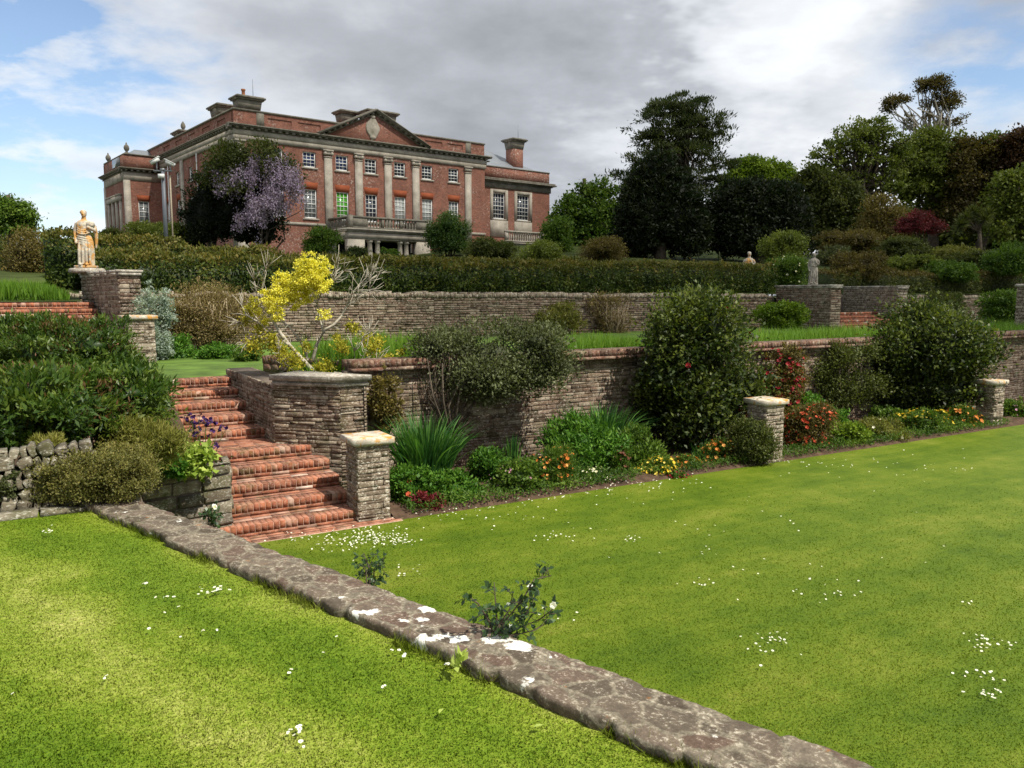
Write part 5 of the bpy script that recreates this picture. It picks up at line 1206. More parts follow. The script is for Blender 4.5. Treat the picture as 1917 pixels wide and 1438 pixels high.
# ------------------------------------------------------------------ terrace planting
TS = [
 ('silver_bush', 'tall silvery grey shrub tumbling beside the lichened pillar', 287, 528, 700, 62, 'silver_leaf', dict(Y=16.8, depth=.8, nl=7000, L=.06, Wd=.022, lob=12, core=.5, spread=.75, size=(.25, .42), droop=.3)),
 ('twiggy_bush', 'dense brown twiggy shrub trained against the upper wall', 385, 524, 660, 205, 'tan_leaf', dict(Y=19.6, depth=1.4, nl=14000, L=.06, Wd=.02, core=.5, bias=-.05, stems=60, stem_mat='twig', spread=.6)),
 ('herb_clump', 'fresh green mound at the edge of the terrace grass behind the steps', 338, 628, 692, 84, 'lush', dict(Y=17.5, nl=4200, L=.07, Wd=.035, core=.6)),
 ('herb_clump', 'round bright green mound right of its twin at the terrace edge', 408, 644, 692, 74, 'lush', dict(Y=17.2, nl=3800, L=.06, Wd=.03, core=.7)),
 ('herb_clump', 'dull green low clump left of the yellow flowering tree', 462, 650, 700, 50, 'mid_green', dict(Y=16.5, nl=2500, L=.06, Wd=.03, core=.6)),
 ('wall_bush', 'dry grassy shrub growing against the middle of the upper wall', 1035, 566, 630, 120, 'rosemary', dict(Y=27.2, depth=.9, nl=4500, L=.10, Wd=.035, core=.3, bias=-.2, stems=20, stem_mat='twig')),
 ('wall_bush', 'bare grey twiggy bush on the upper wall left of the camellia', 1150, 545, 628, 100, 'tan_leaf', dict(Y=28.2, depth=.8, nl=1800, L=.08, Wd=.04, core=0, stems=60, stem_mat='twig')),
 ('wall_bush', 'brown shrub peeping above the big camellia on the upper terrace', 1310, 545, 620, 140, 'olive_brown', dict(Y=29.5, depth=.9, nl=7000, L=.09, Wd=.04, core=.5)),
 ('fuchsia_bush', 'bright green bush left of the dark wing wall', 1462, 566, 616, 100, 'spring_green', dict(Y=27.5, nl=6000, L=.10, Wd=.055, core=.6, bias=-.1)),
 ('fuchsia_bush', 'fresh green shrub against the upper wall near the right end pier', 1872, 545, 608, 74, 'mid_green', dict(Y=28.5, nl=5000, L=.10, Wd=.05, core=.6)),
 ('wall_bush', 'dark shrub on the upper wall right of the far steps', 1760, 546, 606, 90, 'dull_green', dict(Y=35.0, nl=4500, L=.10, Wd=.05, core=.6)),
 # growing on or against the terrace wall
 ('germander_bush', 'big grey green shrub sprawling over the terrace wall', 918, 590, 752, 268, 'grey_leaf', dict(q=1.75, depth=1.3, nl=20000, nc=420, L=.055, Wd=.028, lob=24, core=.5, spread=.78, size=(.24, .42), cmin=.5, lowcut=-1, stems=0, tone=.6)),
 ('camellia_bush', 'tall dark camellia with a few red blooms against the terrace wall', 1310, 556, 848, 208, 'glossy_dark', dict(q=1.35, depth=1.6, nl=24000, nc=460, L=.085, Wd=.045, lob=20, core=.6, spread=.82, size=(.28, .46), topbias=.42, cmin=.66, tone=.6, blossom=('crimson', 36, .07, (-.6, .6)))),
 ('rose_bush', 'climbing shrub covered in crimson shoots right of the camellia', 1462, 648, 765, 84, 'olive_brown', dict(q=1.7, depth=.6, nl=5000, L=.06, Wd=.03, core=.4, blossom=('crimson', 170, .07, (-.5, 1)))),
 ('climber', 'dull brown green climber clothing the wall right of the crimson shrub', 1572, 634, 780, 136, 'dull_green', dict(q=1.85, depth=.6, nl=8000, nc=120, L=.06, Wd=.03, core=0, cmin=.3, spread=.75, size=(.22, .4), lob=16, stems=34)),
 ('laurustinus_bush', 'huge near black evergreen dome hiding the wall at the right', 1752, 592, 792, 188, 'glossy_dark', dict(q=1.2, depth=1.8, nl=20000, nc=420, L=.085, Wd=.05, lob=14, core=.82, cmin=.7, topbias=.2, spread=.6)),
 ('wall_bush', 'pale spiky plant growing from the top of the black evergreen dome', 1775, 575, 640, 110, 'grey_leaf', dict(q=1.5, depth=.8, nl=2000, L=.10, Wd=.03, core=.0, up=.9)),
 # border
 ('leafy_clump', 'left dome of glossy leaves at the foot of the stone pillar', 768, 880, 972, 82, 'lush', dict(q=.62, nl=4200, L=.06, Wd=.032, core=.72, cmin=.75, blossom=('scarlet', 16, .05, (.0, .6)), stems=0)),
 ('leafy_clump', 'right dome of glossy leaves speckled with red near the pillar', 845, 884, 965, 104, 'lush', dict(q=.55, nl=4800, L=.06, Wd=.032, core=.72, cmin=.75, blossom=('cream', 10, .03, (.0, .6)), stems=0)),
 ('leafy_clump', 'small dark red leaved plant between the two glossy domes', 803, 925, 978, 44, 'maple_red', dict(q=.22, nl=1200, L=.05, Wd=.025, core=.5, bias=.3, stems=0)),
 ('phlox_clump', 'round green clump left of the pink cranesbill', 918, 842, 908, 86, 'lush', dict(q=1.2, nl=4200, L=.055, Wd=.024, core=.7, cmin=.7, bias=-.12, stems=0)),
 ('cranesbill', 'low cranesbill dotted with small pink flowers at the lawn edge', 965, 868, 938, 108, 'mid_green', dict(q=.55, nl=4200, L=.05, Wd=.04, core=.6, blossom=('pink', 80, .028, (-.1, 1)), stems=0)),
 ('peony_clump', 'tall leafy clump behind the orange flowers left half', 1090, 788, 886, 140, 'lush', dict(q=1.1, nl=7000, L=.085, Wd=.03, core=.6, bias=-.05, stems=0)),
 ('peony_clump', 'leafy clump rising beside the orange flowers right half', 1190, 806, 896, 96, 'mid_green', dict(q=.9, nl=5200, L=.085, Wd=.03, core=.6, stems=0, bias=.1)),
 ('wallflower', 'bushy plant with peach orange flowers nearest the cranesbill', 1030, 846, 922, 84, 'mid_green', dict(q=.42, nl=2600, L=.07, Wd=.012, core=.3, up=.9, blossom=('orange_bloom', 90, .042, (-.1, 1)), stems=0)),
 ('wallflower', 'cream flowered low plant in the middle of the border edge', 1112, 878, 914, 80, 'mid_green', dict(q=.4, nl=2200, L=.05, Wd=.016, core=.3, up=.6, blossom=('cream', 130, .032, (-.1, 1)), stems=0)),
 ('wallflower', 'rusty orange headed plant on the right of the leafy clump', 1160, 842, 902, 44, 'mid_green', dict(q=.6, nl=1500, L=.06, Wd=.016, core=.3, up=.7, blossom=('dead_bloom', 90, .04, (.3, 1)), stems=0)),
 ('pansy_clump', 'yellow flowered low clump at the border edge', 1228, 860, 898, 72, 'mid_green', dict(q=.35, nl=1700, L=.045, Wd=.018, core=.4, blossom=('yellow_flower', 190, .038, (-.2, 1)), stems=0)),
 ('pansy_clump', 'orange and yellow clump between yellow pansies and tall orange spikes', 1285, 854, 890, 52, 'mid_green', dict(q=.35, nl=1300, L=.045, Wd=.018, core=.4, blossom=('orange_bloom', 110, .04, (-.2, 1)), stems=0)),
 ('wallflower', 'upright orange flowered plant in front of the dark camellia', 1340, 826, 884, 56, 'mid_green', dict(q=.45, nl=1600, L=.06, Wd=.014, core=.2, up=.9, blossom=('orange_bloom', 120, .045, (-.2, 1)), stems=0)),
 ('pansy_clump', 'low maroon and cream edging plant below the yellow pansies', 1262, 880, 902, 60, 'mid_green', dict(q=.12, nl=900, L=.04, Wd=.018, core=.3, blossom=('crimson', 60, .03, (-.1, 1)), stems=0)),
 ('hebe_bush', 'dark rounded shrub left of the pale capped pillar', 1402, 788, 874, 100, 'dull_green', dict(q=.12, depth=.5, nl=8000, L=.05, Wd=.018, core=.75, bias=.05)),
 ('azalea_bush', 'rounded azalea covered in orange red flowers beside the pillar', 1508, 765, 858, 92, 'olive_brown', dict(q=.6, nl=6500, L=.05, Wd=.022, core=.7, bias=-.05, blossom=('scarlet', 260, .050, (.05, 1)))),
 ('buttercup_clump', 'bright green leafy bush behind the orange red azalea', 1508, 742, 802, 86, 'lush', dict(q=1.5, nl=4500, L=.07, Wd=.04, core=.6)),
 ('buttercup_clump', 'small bright green bush right of the azalea', 1556, 768, 812, 60, 'lush', dict(q=1.3, nl=3000, L=.06, Wd=.035, core=.6)),
 ('lady_mantle', 'low lime green groundcover at the foot of the azalea', 1580, 795, 842, 90, 'spring_green', dict(q=.5, nl=4200, L=.05, Wd=.035, core=.5, stems=0)),
 ('lavender_bush', 'grey green low mound in the middle of the far border', 1650, 784, 834, 96, 'rosemary', dict(q=.5, nl=5000, L=.06, Wd=.016, core=.6, bias=-.3, up=.6, stems=0, blossom=('cream', 24, .05, (.1, 1)))),
 ('euphorbia_clump', 'yellow topped clump left of the far pillar', 1722, 770, 822, 96, 'mid_green', dict(q=.6, nl=5000, L=.06, Wd=.022, core=.6, stems=0, blossom=('yellow_flower', 150, .05, (.45, 1)))),
 ('wallflower', 'orange and gold flowers close to the far pillar', 1800, 762, 816, 64, 'mid_green', dict(q=.5, nl=3000, L=.06, Wd=.02, core=.4, up=.6, stems=0, blossom=('orange_bloom', 110, .065, (.0, 1)))),
 ('euphorbia_clump', 'dull green clump between the lavender mound and black evergreen', 1668, 768, 800, 70, 'mid_green', dict(q=1.2, nl=2600, L=.07, Wd=.03, core=.5, stems=0)),
 ('fern_clump', 'green clump right of the far pillar at the picture edge', 1900, 752, 797, 60, 'mid_green', dict(q=.6, nl=3400, L=.07, Wd=.03, core=.5, stems=0, blossom=('pink', 30, .05, (.2, 1)))),
]
for (nm, lb, px, yt, yb, wp, mt, kw) in TS:
    kw = dict(kw)
    if kw.get('blossom'): kw['blossom'] = (G[kw['blossom'][0]],) + kw['blossom'][1:]
    shrub(nm, lb, px, yt, yb, wp, G[mt], **kw)
# stems of the germander bush: leaning bare branches from the border
r = np.random.default_rng(61); n = NB()
gm = [o for o in bpy.data.objects if o.name.startswith('germander_bush')][0]
gl = np.array(gm.location)
for (x0, y0, x1, y1, x2, y2, rad) in ((852, 806, 872, 770, 905, 768, .016), (850, 812, 890, 782, 918, 776, .014), (846, 815, 840, 760, 872, 690, .02), (842, 815, 830, 750, 828, 680, .02), (850, 815, 880, 740, 940, 690, .018), (838, 815, 810, 740, 800, 670, .015), (848, 815, 862, 730, 900, 670, .018), (856, 800, 866, 812, 878, 816, .012)):
    Y = Yq(x0, 1.5); n.tube([P3(x0, y0, Y) - gl, P3(x1, y1, Y + .05) - gl, P3(x2, y2, Y + .1) - gl], [rad, rad*.8, rad*.5], 6, r.random())
for k in range(30):
    x0 = r.uniform(790, 900); Y = Yq(845, 1.7); n.tube([P3(845 + r.uniform(-20, 20), 812, Y) - gl, P3(x0, 740, Y + .05) - gl, P3(x0 + r.uniform(-30, 60), 660, Y + .1) - gl], [.010, .007, .004], 4, r.random())
n.build('stems', M['bark'], gm)

def strap_clump(name, label, px, q, ybase, n_bl, length, spread, mat, width=.03, seed=0, lean=.55, Y=None, W=None, group=None):
    r = np.random.default_rng(seed); Y = Y or Yq(px, q); b = P3(px, ybase, Y); root = thing(name, label, 'plant', b, 0, group); n = NB()
    for i in range(n_bl):
        a = r.uniform(0, 2*math.pi); k = r.random()**.6; p = np.array((math.cos(a)*k*spread, math.sin(a)*k*spread*.8, 0)); ln = length*r.uniform(.55, 1.08); tl = lean*k*r.uniform(.5, 1.2)
        d = np.array((math.cos(a + r.normal()*.4), math.sin(a + r.normal()*.4), 0)); s_ = np.array((-d[1], d[0], 0)); s_ = unit(s_ + r.normal(size=3)*.35); wd = width*r.uniform(.7, 1.2); pts = []
        for j in range(6):
            t = j/5; c = p + d*ln*(tl*t**1.9) + np.array((0, 0, 1.))*ln*(t - .35*tl*t**3); ww = wd*(1 - t**2.2)*.5 + .001; pts += [c - s_*ww, c + s_*ww]
        n.add(pts, [(2*j, 2*j+1, 2*j+3, 2*j+2) for j in range(5)], np.clip(r.random(), 0, 1))
    n.build('leaves', mat, root); return root
strap_clump('montbretia', 'tall clump of sword shaped leaves right of the stone pillar', 797, .95, 900, 620, .98, .34, G['strap'], .032, 1, .62)
strap_clump('montbretia', 'sword leaved clump against the wall above the leafy border', 1128, 1.45, 846, 520, .86, .38, G['strap'], .03, 2, .72)
strap_clump('iris_clump', 'narrow dark sword leaves among the orange flowers', 1050, .8, 896, 110, .45, .26, G['strap'], .024, 3, .4)
strap_clump('iris_clump', 'thin upright leaves before the tall orange flowers', 1075, .6, 902, 60, .42, .14, G['strap'], .022, 4, .3)
strap_clump('iris_clump', 'bluish sword leaves in front of the dark camellia', 1318, .6, 872, 90, .42, .2, G['strap'], .024, 5, .35)
strap_clump('iris_clump', 'thin leaf tuft behind the round green clump', 960, 1.5, 862, 60, .42, .12, G['strap'], .02, 6, .3)
# meadow bands along the top of the terrace wall
def band(label, s0_, s1_, q0, q1, z, hgt, cnt, seed):
    r = np.random.default_rng(seed); n = NB(); m = cnt
    P = np.stack([r.uniform(0, s1_-s0_, m), r.uniform(0, q1-q0, m), np.zeros(m)], 1); D = unit(np.stack([r.normal(size=m)*.28, r.normal(size=m)*.28, np.ones(m)], 1)); N = unit(np.stack([r.normal(size=m)*.5, -np.ones(m), np.full(m, .2)], 1))
    edge = np.minimum(1, np.minimum(P[:, 0], s1_-s0_-P[:, 0])/.5)*.5 + .5
    lum = np.array([mnoise.noise((p[0]*.9, p[1]*.9, seed)) for p in P])
    n.leaves(P, D, N, hgt*edge*r.uniform(.6, 1.1, m)*(1 + .35*lum), r.uniform(.018, .035, m), np.clip(.5 + lum*.5 + (r.random(m)-.5)*.6, 0, 1), 0, .1, .4)
    root = thing('daylily_bed', label, 'plants', Wp(s0_, q0, z), ANG); o = n.build('leaves', G['meadow'], root); o['kind'] = 'stuff'; return root
band('bright strap leaved drift behind the yellow flowering tree', -.1, 3.4, 3.0, 4.6, 1.40, .66, 5200, 71)
band('vivid green drift on the wall top between sprawling shrub and camellia', 4.4, 8.4, 2.9, 4.5, 1.40, .56, 6200, 72)
band('green drift on the wall top right of the tall camellia', 9.2, 18.5, 2.9, 5.2, 1.40, .56, 9500, 73)
band('green drift on the wall top at the far right', 18.5, 40, 2.8, 6.5, 1.40, .58, 13000, 74)
band('low weedy fringe in front of the first drift', 3.3, 4.5, 2.6, 3.2, 1.40, .55, 900, 75)

# yellow flowering tree at the wing wall
YK = 12.3; yb_ = P3(592, 712, YK); yb_[2] = 1.38
kow = thing('flowering_tree', 'sprawling pale limbed shrub with yellow flower clusters above the wing wall', 'tree', yb_)
r = np.random.default_rng(62); n = NB(); n2 = NB(); n3 = NB()
def cp(x, y, dy=0.0): return P3(400 + x/3.994, 460 + y/3.994, YK + dy) - yb_
BR = [([(770, 965), (690, 880), (560, 740), (490, 640), (420, 520), (400, 400), (420, 330)], .042, 0), ([(700, 860), (690, 800), (640, 700), (560, 600), (460, 530)], .026, .15), ([(740, 860), (770, 740), (830, 630), (900, 590), (960, 520), (1010, 420), (1040, 350), (1100, 280)], .030, .1), ([(820, 640), (790, 540), (775, 430), (800, 360), (760, 320), (690, 300)], .020, .1),
      ([(560, 740), (440, 650), (330, 570), (250, 520), (200, 430)], .020, -.1), ([(420, 520), (340, 440), (320, 340), (300, 240)], .014, .1), ([(400, 400), (360, 310), (375, 230), (395, 160)], .012, -.1), ([(1100, 280), (1150, 230), (1190, 180)], .012, 0), ([(1100, 280), (1180, 260), (1240, 210)], .010, .1), ([(1040, 350), (1080, 330), (1180, 330)], .010, 0), ([(800, 340), (900, 260), (990, 180)], .012, .1), ([(860, 300), (900, 220), (920, 120)], .010, 0),
      ([(900, 950), (1000, 960), (1120, 880), (1240, 850)], .018, -.2), ([(1000, 960), (1060, 900), (1050, 770), (1120, 700)], .012, -.2), ([(1140, 970), (1145, 800), (1160, 640)], .010, -.2), ([(620, 960), (540, 880), (480, 780)], .014, -.2), ([(330, 570), (240, 560), (180, 580)], .010, 0), ([(380, 680), (300, 690), (240, 740)], .012, 0), ([(960, 520), (1010, 440), (1080, 390)], .010, 0)]
for pts, rad, dy in BR:
    p = [cp(x, y, dy + .1*math.sin(i*1.7)) for i, (x, y) in enumerate(pts)]; n.tube(p, [rad*(1 - .72*i/(len(p)-1)) for i in range(len(p))], 7, r.random())
    for k in range(16):
        i = r.integers(1, len(p)); d = unit(p[i] - p[i-1]); a = p[i] - d*.05; L_ = r.uniform(.12, .34); e = a + unit(d + r.normal(size=3)*.55 + np.array((0, 0, .25)))*L_; m_ = (a+e)/2 + r.normal(size=3)*.02
        n.tube([a, m_, e], [.006, .005, .002], 4, r.random())
CL = [(720, 170, .17), (790, 190, .15), (680, 230, .15), (760, 250, .16), (560, 290, .13), (500, 280, .10), (610, 330, .13), (620, 390, .12), (470, 440, .12), (390, 370, .08), (720, 365, .08), (800, 300, .09), (540, 360, .12), (440, 370, .10), (290, 480, .07), (480, 530, .07), (380, 560, .06), (830, 510, .06), (670, 300, .12)]
for x, y, s_ in CL:
    c = cp(x, y, r.uniform(-.15, .1)); m = int(1650*s_*s_/.0225) + 100
    sub = c + unit(r.normal(size=(max(int(m/52), 4), 3)))*s_*1.25*r.uniform(.35, 1.2, (max(int(m/52), 4), 1))
    P = np.repeat(sub, 40, 0) + r.normal(size=(len(sub)*40, 3))*np.array((.026, .026, .016)); D = unit(P - c + r.normal(size=P.shape)*.5*s_ + np.array((0, 0, -.05)))
    n2.leaves(P, D, unit(r.normal(size=P.shape)+np.array((0, 0, .8))), r.uniform(.022, .042, len(P)), .020, r.random(len(P)))
LC = [(310, 740, .14), (440, 740, .12), (500, 780, .12), (420, 690, .09), (560, 830, .13), (620, 880, .10), (840, 900, .12), (800, 920, .08), (950, 740, .10), (930, 690, .06), (980, 780, .07), (1050, 620, .08), (1150, 690, .09), (1190, 770, .12), (1230, 990, .14), (1200, 1060, .10), (1280, 900, .10), (1300, 840, .08), (1400, 800, .05), (690, 760, .07), (1010, 600, .04), (250, 560, .08), (340, 620, .08), (1240, 720, .07), (300, 430, .09), (260, 480, .08)]
for x, y, s_ in LC:
    c = cp(x, y, r.uniform(-.25, .1)); m = int(170*s_*s_/.01) + 40; P = c + r.normal(size=(m, 3))*s_*.55; D = unit(r.normal(size=(m, 3)) + np.array((0, 0, .2)))
    n3.leaves(P, D, unit(r.normal(size=(m, 3))+np.array((0, 0, .8))), r.uniform(.03, .06, m), .026, np.clip(r.random(m)*.9 + .1, 0, 1))
n.build('branches', M['bark_pale'], kow); n2.build('blossoms', G['yellow_bloom'], kow); n3.build('foliage', G['yellow_green_leaf'], kow)
# ivy like growth at the wall right of the wing pier
shrub('jasmine_climber', 'thin dark climber on the terrace wall between wing wall and sprawling shrub', 722, 690, 812, 64, G['olive_brown'], q=1.75, depth=.4, nl=2600, L=.05, Wd=.028, core=0, stems=26, bias=.1)

# --- left bank shrubs
def at2(px, py, Y): return P3(px, py, Y)
LB = [
 ('pieris_bush', 'broad leafy shrub with russet shoots below the half sunk pillar', 105, 590, 740, 300, 'pieris', dict(Y=12.6, depth=1.5, nl=20000, nc=230, sig=.085, L=.085, Wd=.028, lob=16, core=.62, cmin=.78, flat=.55, tone=.62, spread=.7, topbias=.15)),
 ('pieris_bush', 'dense dark green leafy shrub overhanging the dry stone wall', 70, 684, 852, 370, 'pieris', dict(Y=7.5, depth=1.9, nl=30000, nc=330, sig=.075, L=.075, Wd=.026, lob=22, core=.62, cmin=.78, flat=.55, tone=.62, spread=.72, topbias=.1)),
 ('pieris_bush', 'leafy green shrub pressing against the left of the brick steps', 246, 692, 800, 100, 'pieris', dict(Y=10.4, depth=1.0, nl=7000, nc=200, L=.075, Wd=.024, lob=10, core=.7, cmin=.7, spread=.65)),
]
for (nm, lb, px, yt, yb, wp, mt, kw) in LB:
    root = shrub(nm, lb, px, yt, yb, wp, G[mt], **kw)
    n = NB(); r = np.random.default_rng(int(px)); Y = kw['Y']; W_, H_ = wp*Y/F, (yb-yt)*Y/F
    B = [((0, 0, H_*.45), (W_*.46, kw['depth']*.46, H_*.52))]
    crown(n, r, B, 120, 2100, .05, .06, .016, up=.9, out=.5, cmin=.93, core=0, lowcut=.0); n.build('young_shoots', G['russet_shoot'], root)
CU = [
 ('aubretia_cushion', 'brownish cushion plant spilling down the middle of the dry stone wall', 168, 842, 944, 215, 'cushion', dict(Y=5.98, depth=.4, nl=17000, L=.019, Wd=.011, core=.5, cmin=.7, lob=26, spread=.86, size=(.16, .34), bias=-.05, stems=0)),
 ('rosemary_bush', 'olive rosemary like mound at the corner beside the steps', 262, 778, 880, 160, 'rosemary', dict(Y=7.6, depth=.7, nl=8000, L=.06, Wd=.009, core=.7, up=.7, bias=-.12, stems=0)),
 ('aubretia_cushion', 'golden brown trailing plant below the rosemary mound', 222, 826, 930, 130, 'cushion', dict(Y=6.5, depth=.4, nl=6500, L=.022, Wd=.012, core=.75, cmin=.75, bias=.1, stems=0)),
 ('sedum_cushion', 'small olive cushion growing low on the left of the stone wall', 90, 880, 945, 66, 'cushion', dict(Y=5.95, depth=.25, nl=3500, L=.020, Wd=.012, core=.7, bias=-.2, stems=0)),
 ('hosta_clump', 'pale yellow green leafy clump on top of the block retaining wall', 350, 832, 892, 88, 'hosta', dict(Y=8.5, depth=.5, nl=900, nc=90, L=.085, Wd=.06, core=.45, bias=-.05, stems=0, droop=.1)),
 ('fern_clump', 'dark green low leaves behind the block retaining wall', 315, 858, 898, 60, 'lush', dict(Y=8.1, depth=.4, nl=900, L=.07, Wd=.035, core=.4, bias=-.2, stems=0)),
 ('herb_clump', 'grassy weed tuft on top of the dry stone wall at left', 92, 818, 846, 44, 'rosemary', dict(Y=6.3, depth=.3, nl=1200, L=.06, Wd=.01, core=.3, up=1.0, stems=0)),
 ('herb_clump', 'mint green weed at the foot of the stone wall at the left edge', 8, 890, 940, 34, 'grey_leaf', dict(Y=5.8, depth=.2, nl=700, L=.035, Wd=.02, core=.3, stems=0)),
]
for (nm, lb, px, yt, yb, wp, mt, kw) in CU: shrub(nm, lb, px, yt, yb, wp, G[mt], **kw)
# dark columbine by the steps
cb = P3(372, 850, 8.8); col = thing('columbine', 'tall columbine with dark purple flowers in front of the brick steps', 'flower', (cb[0], cb[1], .85)); r = np.random.default_rng(63); n = NB(); n2 = NB(); n3 = NB(); cl = np.array(col.location)
for (x, y) in ((355, 778), (360, 782), (372, 786), (366, 792), (380, 790), (352, 788), (376, 800), (388, 790), (395, 788), (404, 792), (415, 798), (424, 802), (358, 806), (370, 812), (398, 806), (362, 800), (408, 806), (384, 784), (345, 782), (392, 815), (386, 796), (374, 778), (402, 832), (396, 838), (410, 836), (376, 818), (364, 815), (340, 808)):
    p = P3(x, y, 8.8 + r.uniform(-.15, .15)) - cl
    b = np.array((r.uniform(-.08, .08), r.uniform(-.06, .06), 0)); n.tube([b, (b*.3+p*.7)*np.array((1, 1, .85)), p], [.004, .003, .002], 4)
    for k in range(3): flower(n2, r, p + r.normal(size=3)*.012, unit(r.normal(size=3) + np.array((0, -.6, 0))), .045, 6)
m = 260; P = r.normal(size=(m, 3))*np.array((.12, .1, .06)) + np.array((0, 0, .12)); n3.leaves(P, unit(r.normal(size=(m, 3))+np.array((0, 0, .3))), unit(r.normal(size=(m, 3))+np.array((0, 0, 1))), .05, .035, r.random(m))
n.build('stems', G['mid_green'], col); n2.build('blossoms', G['violet'], col); n3.build('foliage', G['mid_green'], col)

# --- roses rising over the low wall
def rose(label, basepx, basepy, Y, stems, blooms, leafL, seed, zb):
    b = P3(basepx, basepy, Y); b[2] = zb; root = thing('rose_bush', label, 'rose', b); r = np.random.default_rng(seed); n = NB(); n2 = NB(); n3 = NB()
    for pts in stems:
        p = [np.array((0, 0, 0.0)) + r.normal(size=3)*.02] + [P3(x, y, Y + .12*math.sin(x*.3)) - b for x, y in pts]; n.tube(p, [.007 - .005*i/(len(p)-1) for i in range(len(p))], 5, r.random())
        for i in range(1, len(p)):
            for t in np.arange(0.08, 1.0, .034/max(np.linalg.norm(p[i]-p[i-1]), .05)):
                if i == 1 and t < .5: continue
                c = p[i-1] + (p[i]-p[i-1])*t; ax = unit(r.normal(size=3) + np.array((0, 0, .25))); st = c + ax*.05; n.tube([c, st], [.002, .0015], 3)
                for k in range(5):
                    o = c + ax*(.03 + .014*(k//2)); d = unit(ax*.6 + r.normal(size=3)*.6); n2.leaves(o[None], d[None], unit(np.array([0, -.3, 1.]) + r.normal(size=3)*.4)[None], leafL*r.uniform(.7, 1.2), leafL*.62, np.array([r.random()]), 0, .12, .5)
    for (x, y, s_) in blooms:
        p = P3(x, y, Y - .05) - b
        for k in range(5): flower(n3, r, p + r.normal(size=3)*.006, unit(r.normal(size=3)*.5 + np.array((0, -.7, .6))), s_, 6)
    n.build('stems', M['bark'], root); n2.build('foliage', G['rose_leaf'], root)
    if blooms: n3.build('blossoms', G['white_flower'], root)
rose('spindly rose with one white bloom rising over the low wall', 950, 1230, 3.62, [[(930, 1160), (925, 1090)], [(940, 1170), (980, 1120), (1000, 1085), (1032, 1078)], [(945, 1180), (985, 1150), (1005, 1110)], [(920, 1170), (895, 1130), (872, 1112)], [(910, 1170), (905, 1140)], [(950, 1185), (1010, 1160), (1036, 1140)], [(960, 1190), (1000, 1180), (1025, 1165)], [(935, 1170), (955, 1140), (960, 1110)], [(955, 1190), (985, 1175)]], [(1034, 1132, .030)], .036, 64, .3)
rose('small dark rose sprig beyond the low wall near the daisies', 690, 1095, 4.9, [[(690, 1060), (680, 1035)], [(692, 1060), (700, 1040)], [(700, 1065), (718, 1050)], [(685, 1065), (672, 1055)], [(695, 1068), (722, 1062)]], [], .034, 65, .2)
rose('low white rose beside the block retaining wall', 398, 985, 7.4, [[(395, 962), (385, 955)], [(400, 960), (405, 952)], [(398, 965), (412, 966)], [(392, 968), (382, 966)]], [(402, 951, .05)], .045, 66, .25)
# weed on the low wall
wp_ = PZ(857, 1238, 1.26); wd_ = thing('weed', 'yellow green weed sprouting from the edge of the low wall', 'weed', wp_); r = np.random.default_rng(67); n = NB()
for k in range(16): n.leaves(np.zeros((1, 3)) + r.normal(size=3)*.012, unit(r.normal(size=(1, 3))*.5 + np.array((0, 0, .8))), unit(r.normal(size=(1, 3)) + np.array((0, -1, .3))), r.uniform(.04, .075), r.uniform(.02, .032), np.array([.5 + .5*r.random()]))
n.build('leaves', G['hosta'], wd_)

# ------------------------------------------------------------------ grass blades and daisies
def blades(name, P, hgt, wid, mat, seed, lean=.55, soft=True):
    r = np.random.default_rng(seed); m = len(P); a = r.uniform(0, 2*math.pi, m); D = unit(np.stack([r.normal(size=m)*lean, r.normal(size=m)*lean, np.full(m, .8)], 1)); S = np.stack([np.cos(a), np.sin(a), np.zeros(m)], 1)*(wid/2)[:, None]
    h = hgt[:, None]; V = np.stack([P - S, P + S, P + D*h], 1).reshape(-1, 3); n = NB(); n.add(V, np.arange(3*m).reshape(m, 3), r.random(m)); o = n.build(name, mat, smooth=True)
    nn = unit(np.repeat(D*.35, 3, 0) + np.array((0, 0, 1.0))).astype(np.float32); soft and o.data.normals_split_custom_set_from_vertices(nn); return tag(o, kind='stuff')
r = np.random.default_rng(70); K = 470000
def nw(y): return y
Y = 2.0 + 4.4*r.random(K)**1.25; X = r.uniform(-1.25, .45, K)*Y*1.02; P = np.stack([X, Y, np.full(K, ULZ)], 1)
rel = P[:, :2] - RA; al = rel @ LW; pe = rel @ nrm; wdt = .30 + .055*np.clip(al/5.4, 0, 1)
e2 = P[:, :2] - s0; dd = e2 @ np.array((-d_[1], d_[0]))
keep = (pe < -wdt + .03) & (dd < -.19) & (al > -.4 + (pe < -.25)*-5)
P = P[keep]; m = len(P); edge = np.clip(1 - np.abs(pe[keep] + wdt[keep])/.07, 0, 1); clump = np.array([mnoise.noise((p[0]*5, p[1]*5, 0)) for p in P])
hg = r.uniform(.005, .011, m)*(1 + .3*clump) + edge*r.uniform(.0, .05, m)*(np.array([mnoise.noise((p[0]*2.3, p[1]*2.3, 4)) for p in P]) > .02)
blades('grass', P, hg, r.uniform(.0028, .005, m)*(.7 + P[:, 1]*.12), M['grass_near'], 1, .65)
K = 300000; Y = 3.0*np.exp(r.random(K)*math.log(20/3.0)); X = r.uniform(-.40, .72, K)*Y; P = np.stack([X, Y, np.zeros(K)], 1)
rel = P[:, :2] - RA; pe = rel @ nrm; sqv = P[:, :2] - L0; q_ = sqv @ VV; s_ = sqv @ UU
keep = (pe > .05) & (q_ < .03) & ~((s_ < .15) & (q_ > -.08)) & (r.random(K) < np.clip((12 - Y)/7, 0, .75))
P = P[keep]; m = len(P); edge = np.clip(1 - np.abs(q_[keep])/.06, 0, 1)
blades('grass', P, r.uniform(.008, .015, m)*(.8 + P[:, 1]*.03) + edge*r.uniform(0, .03, m), r.uniform(.004, .007, m)*(.5 + P[:, 1]*.16), M['grass_low'], 2, .45, False)
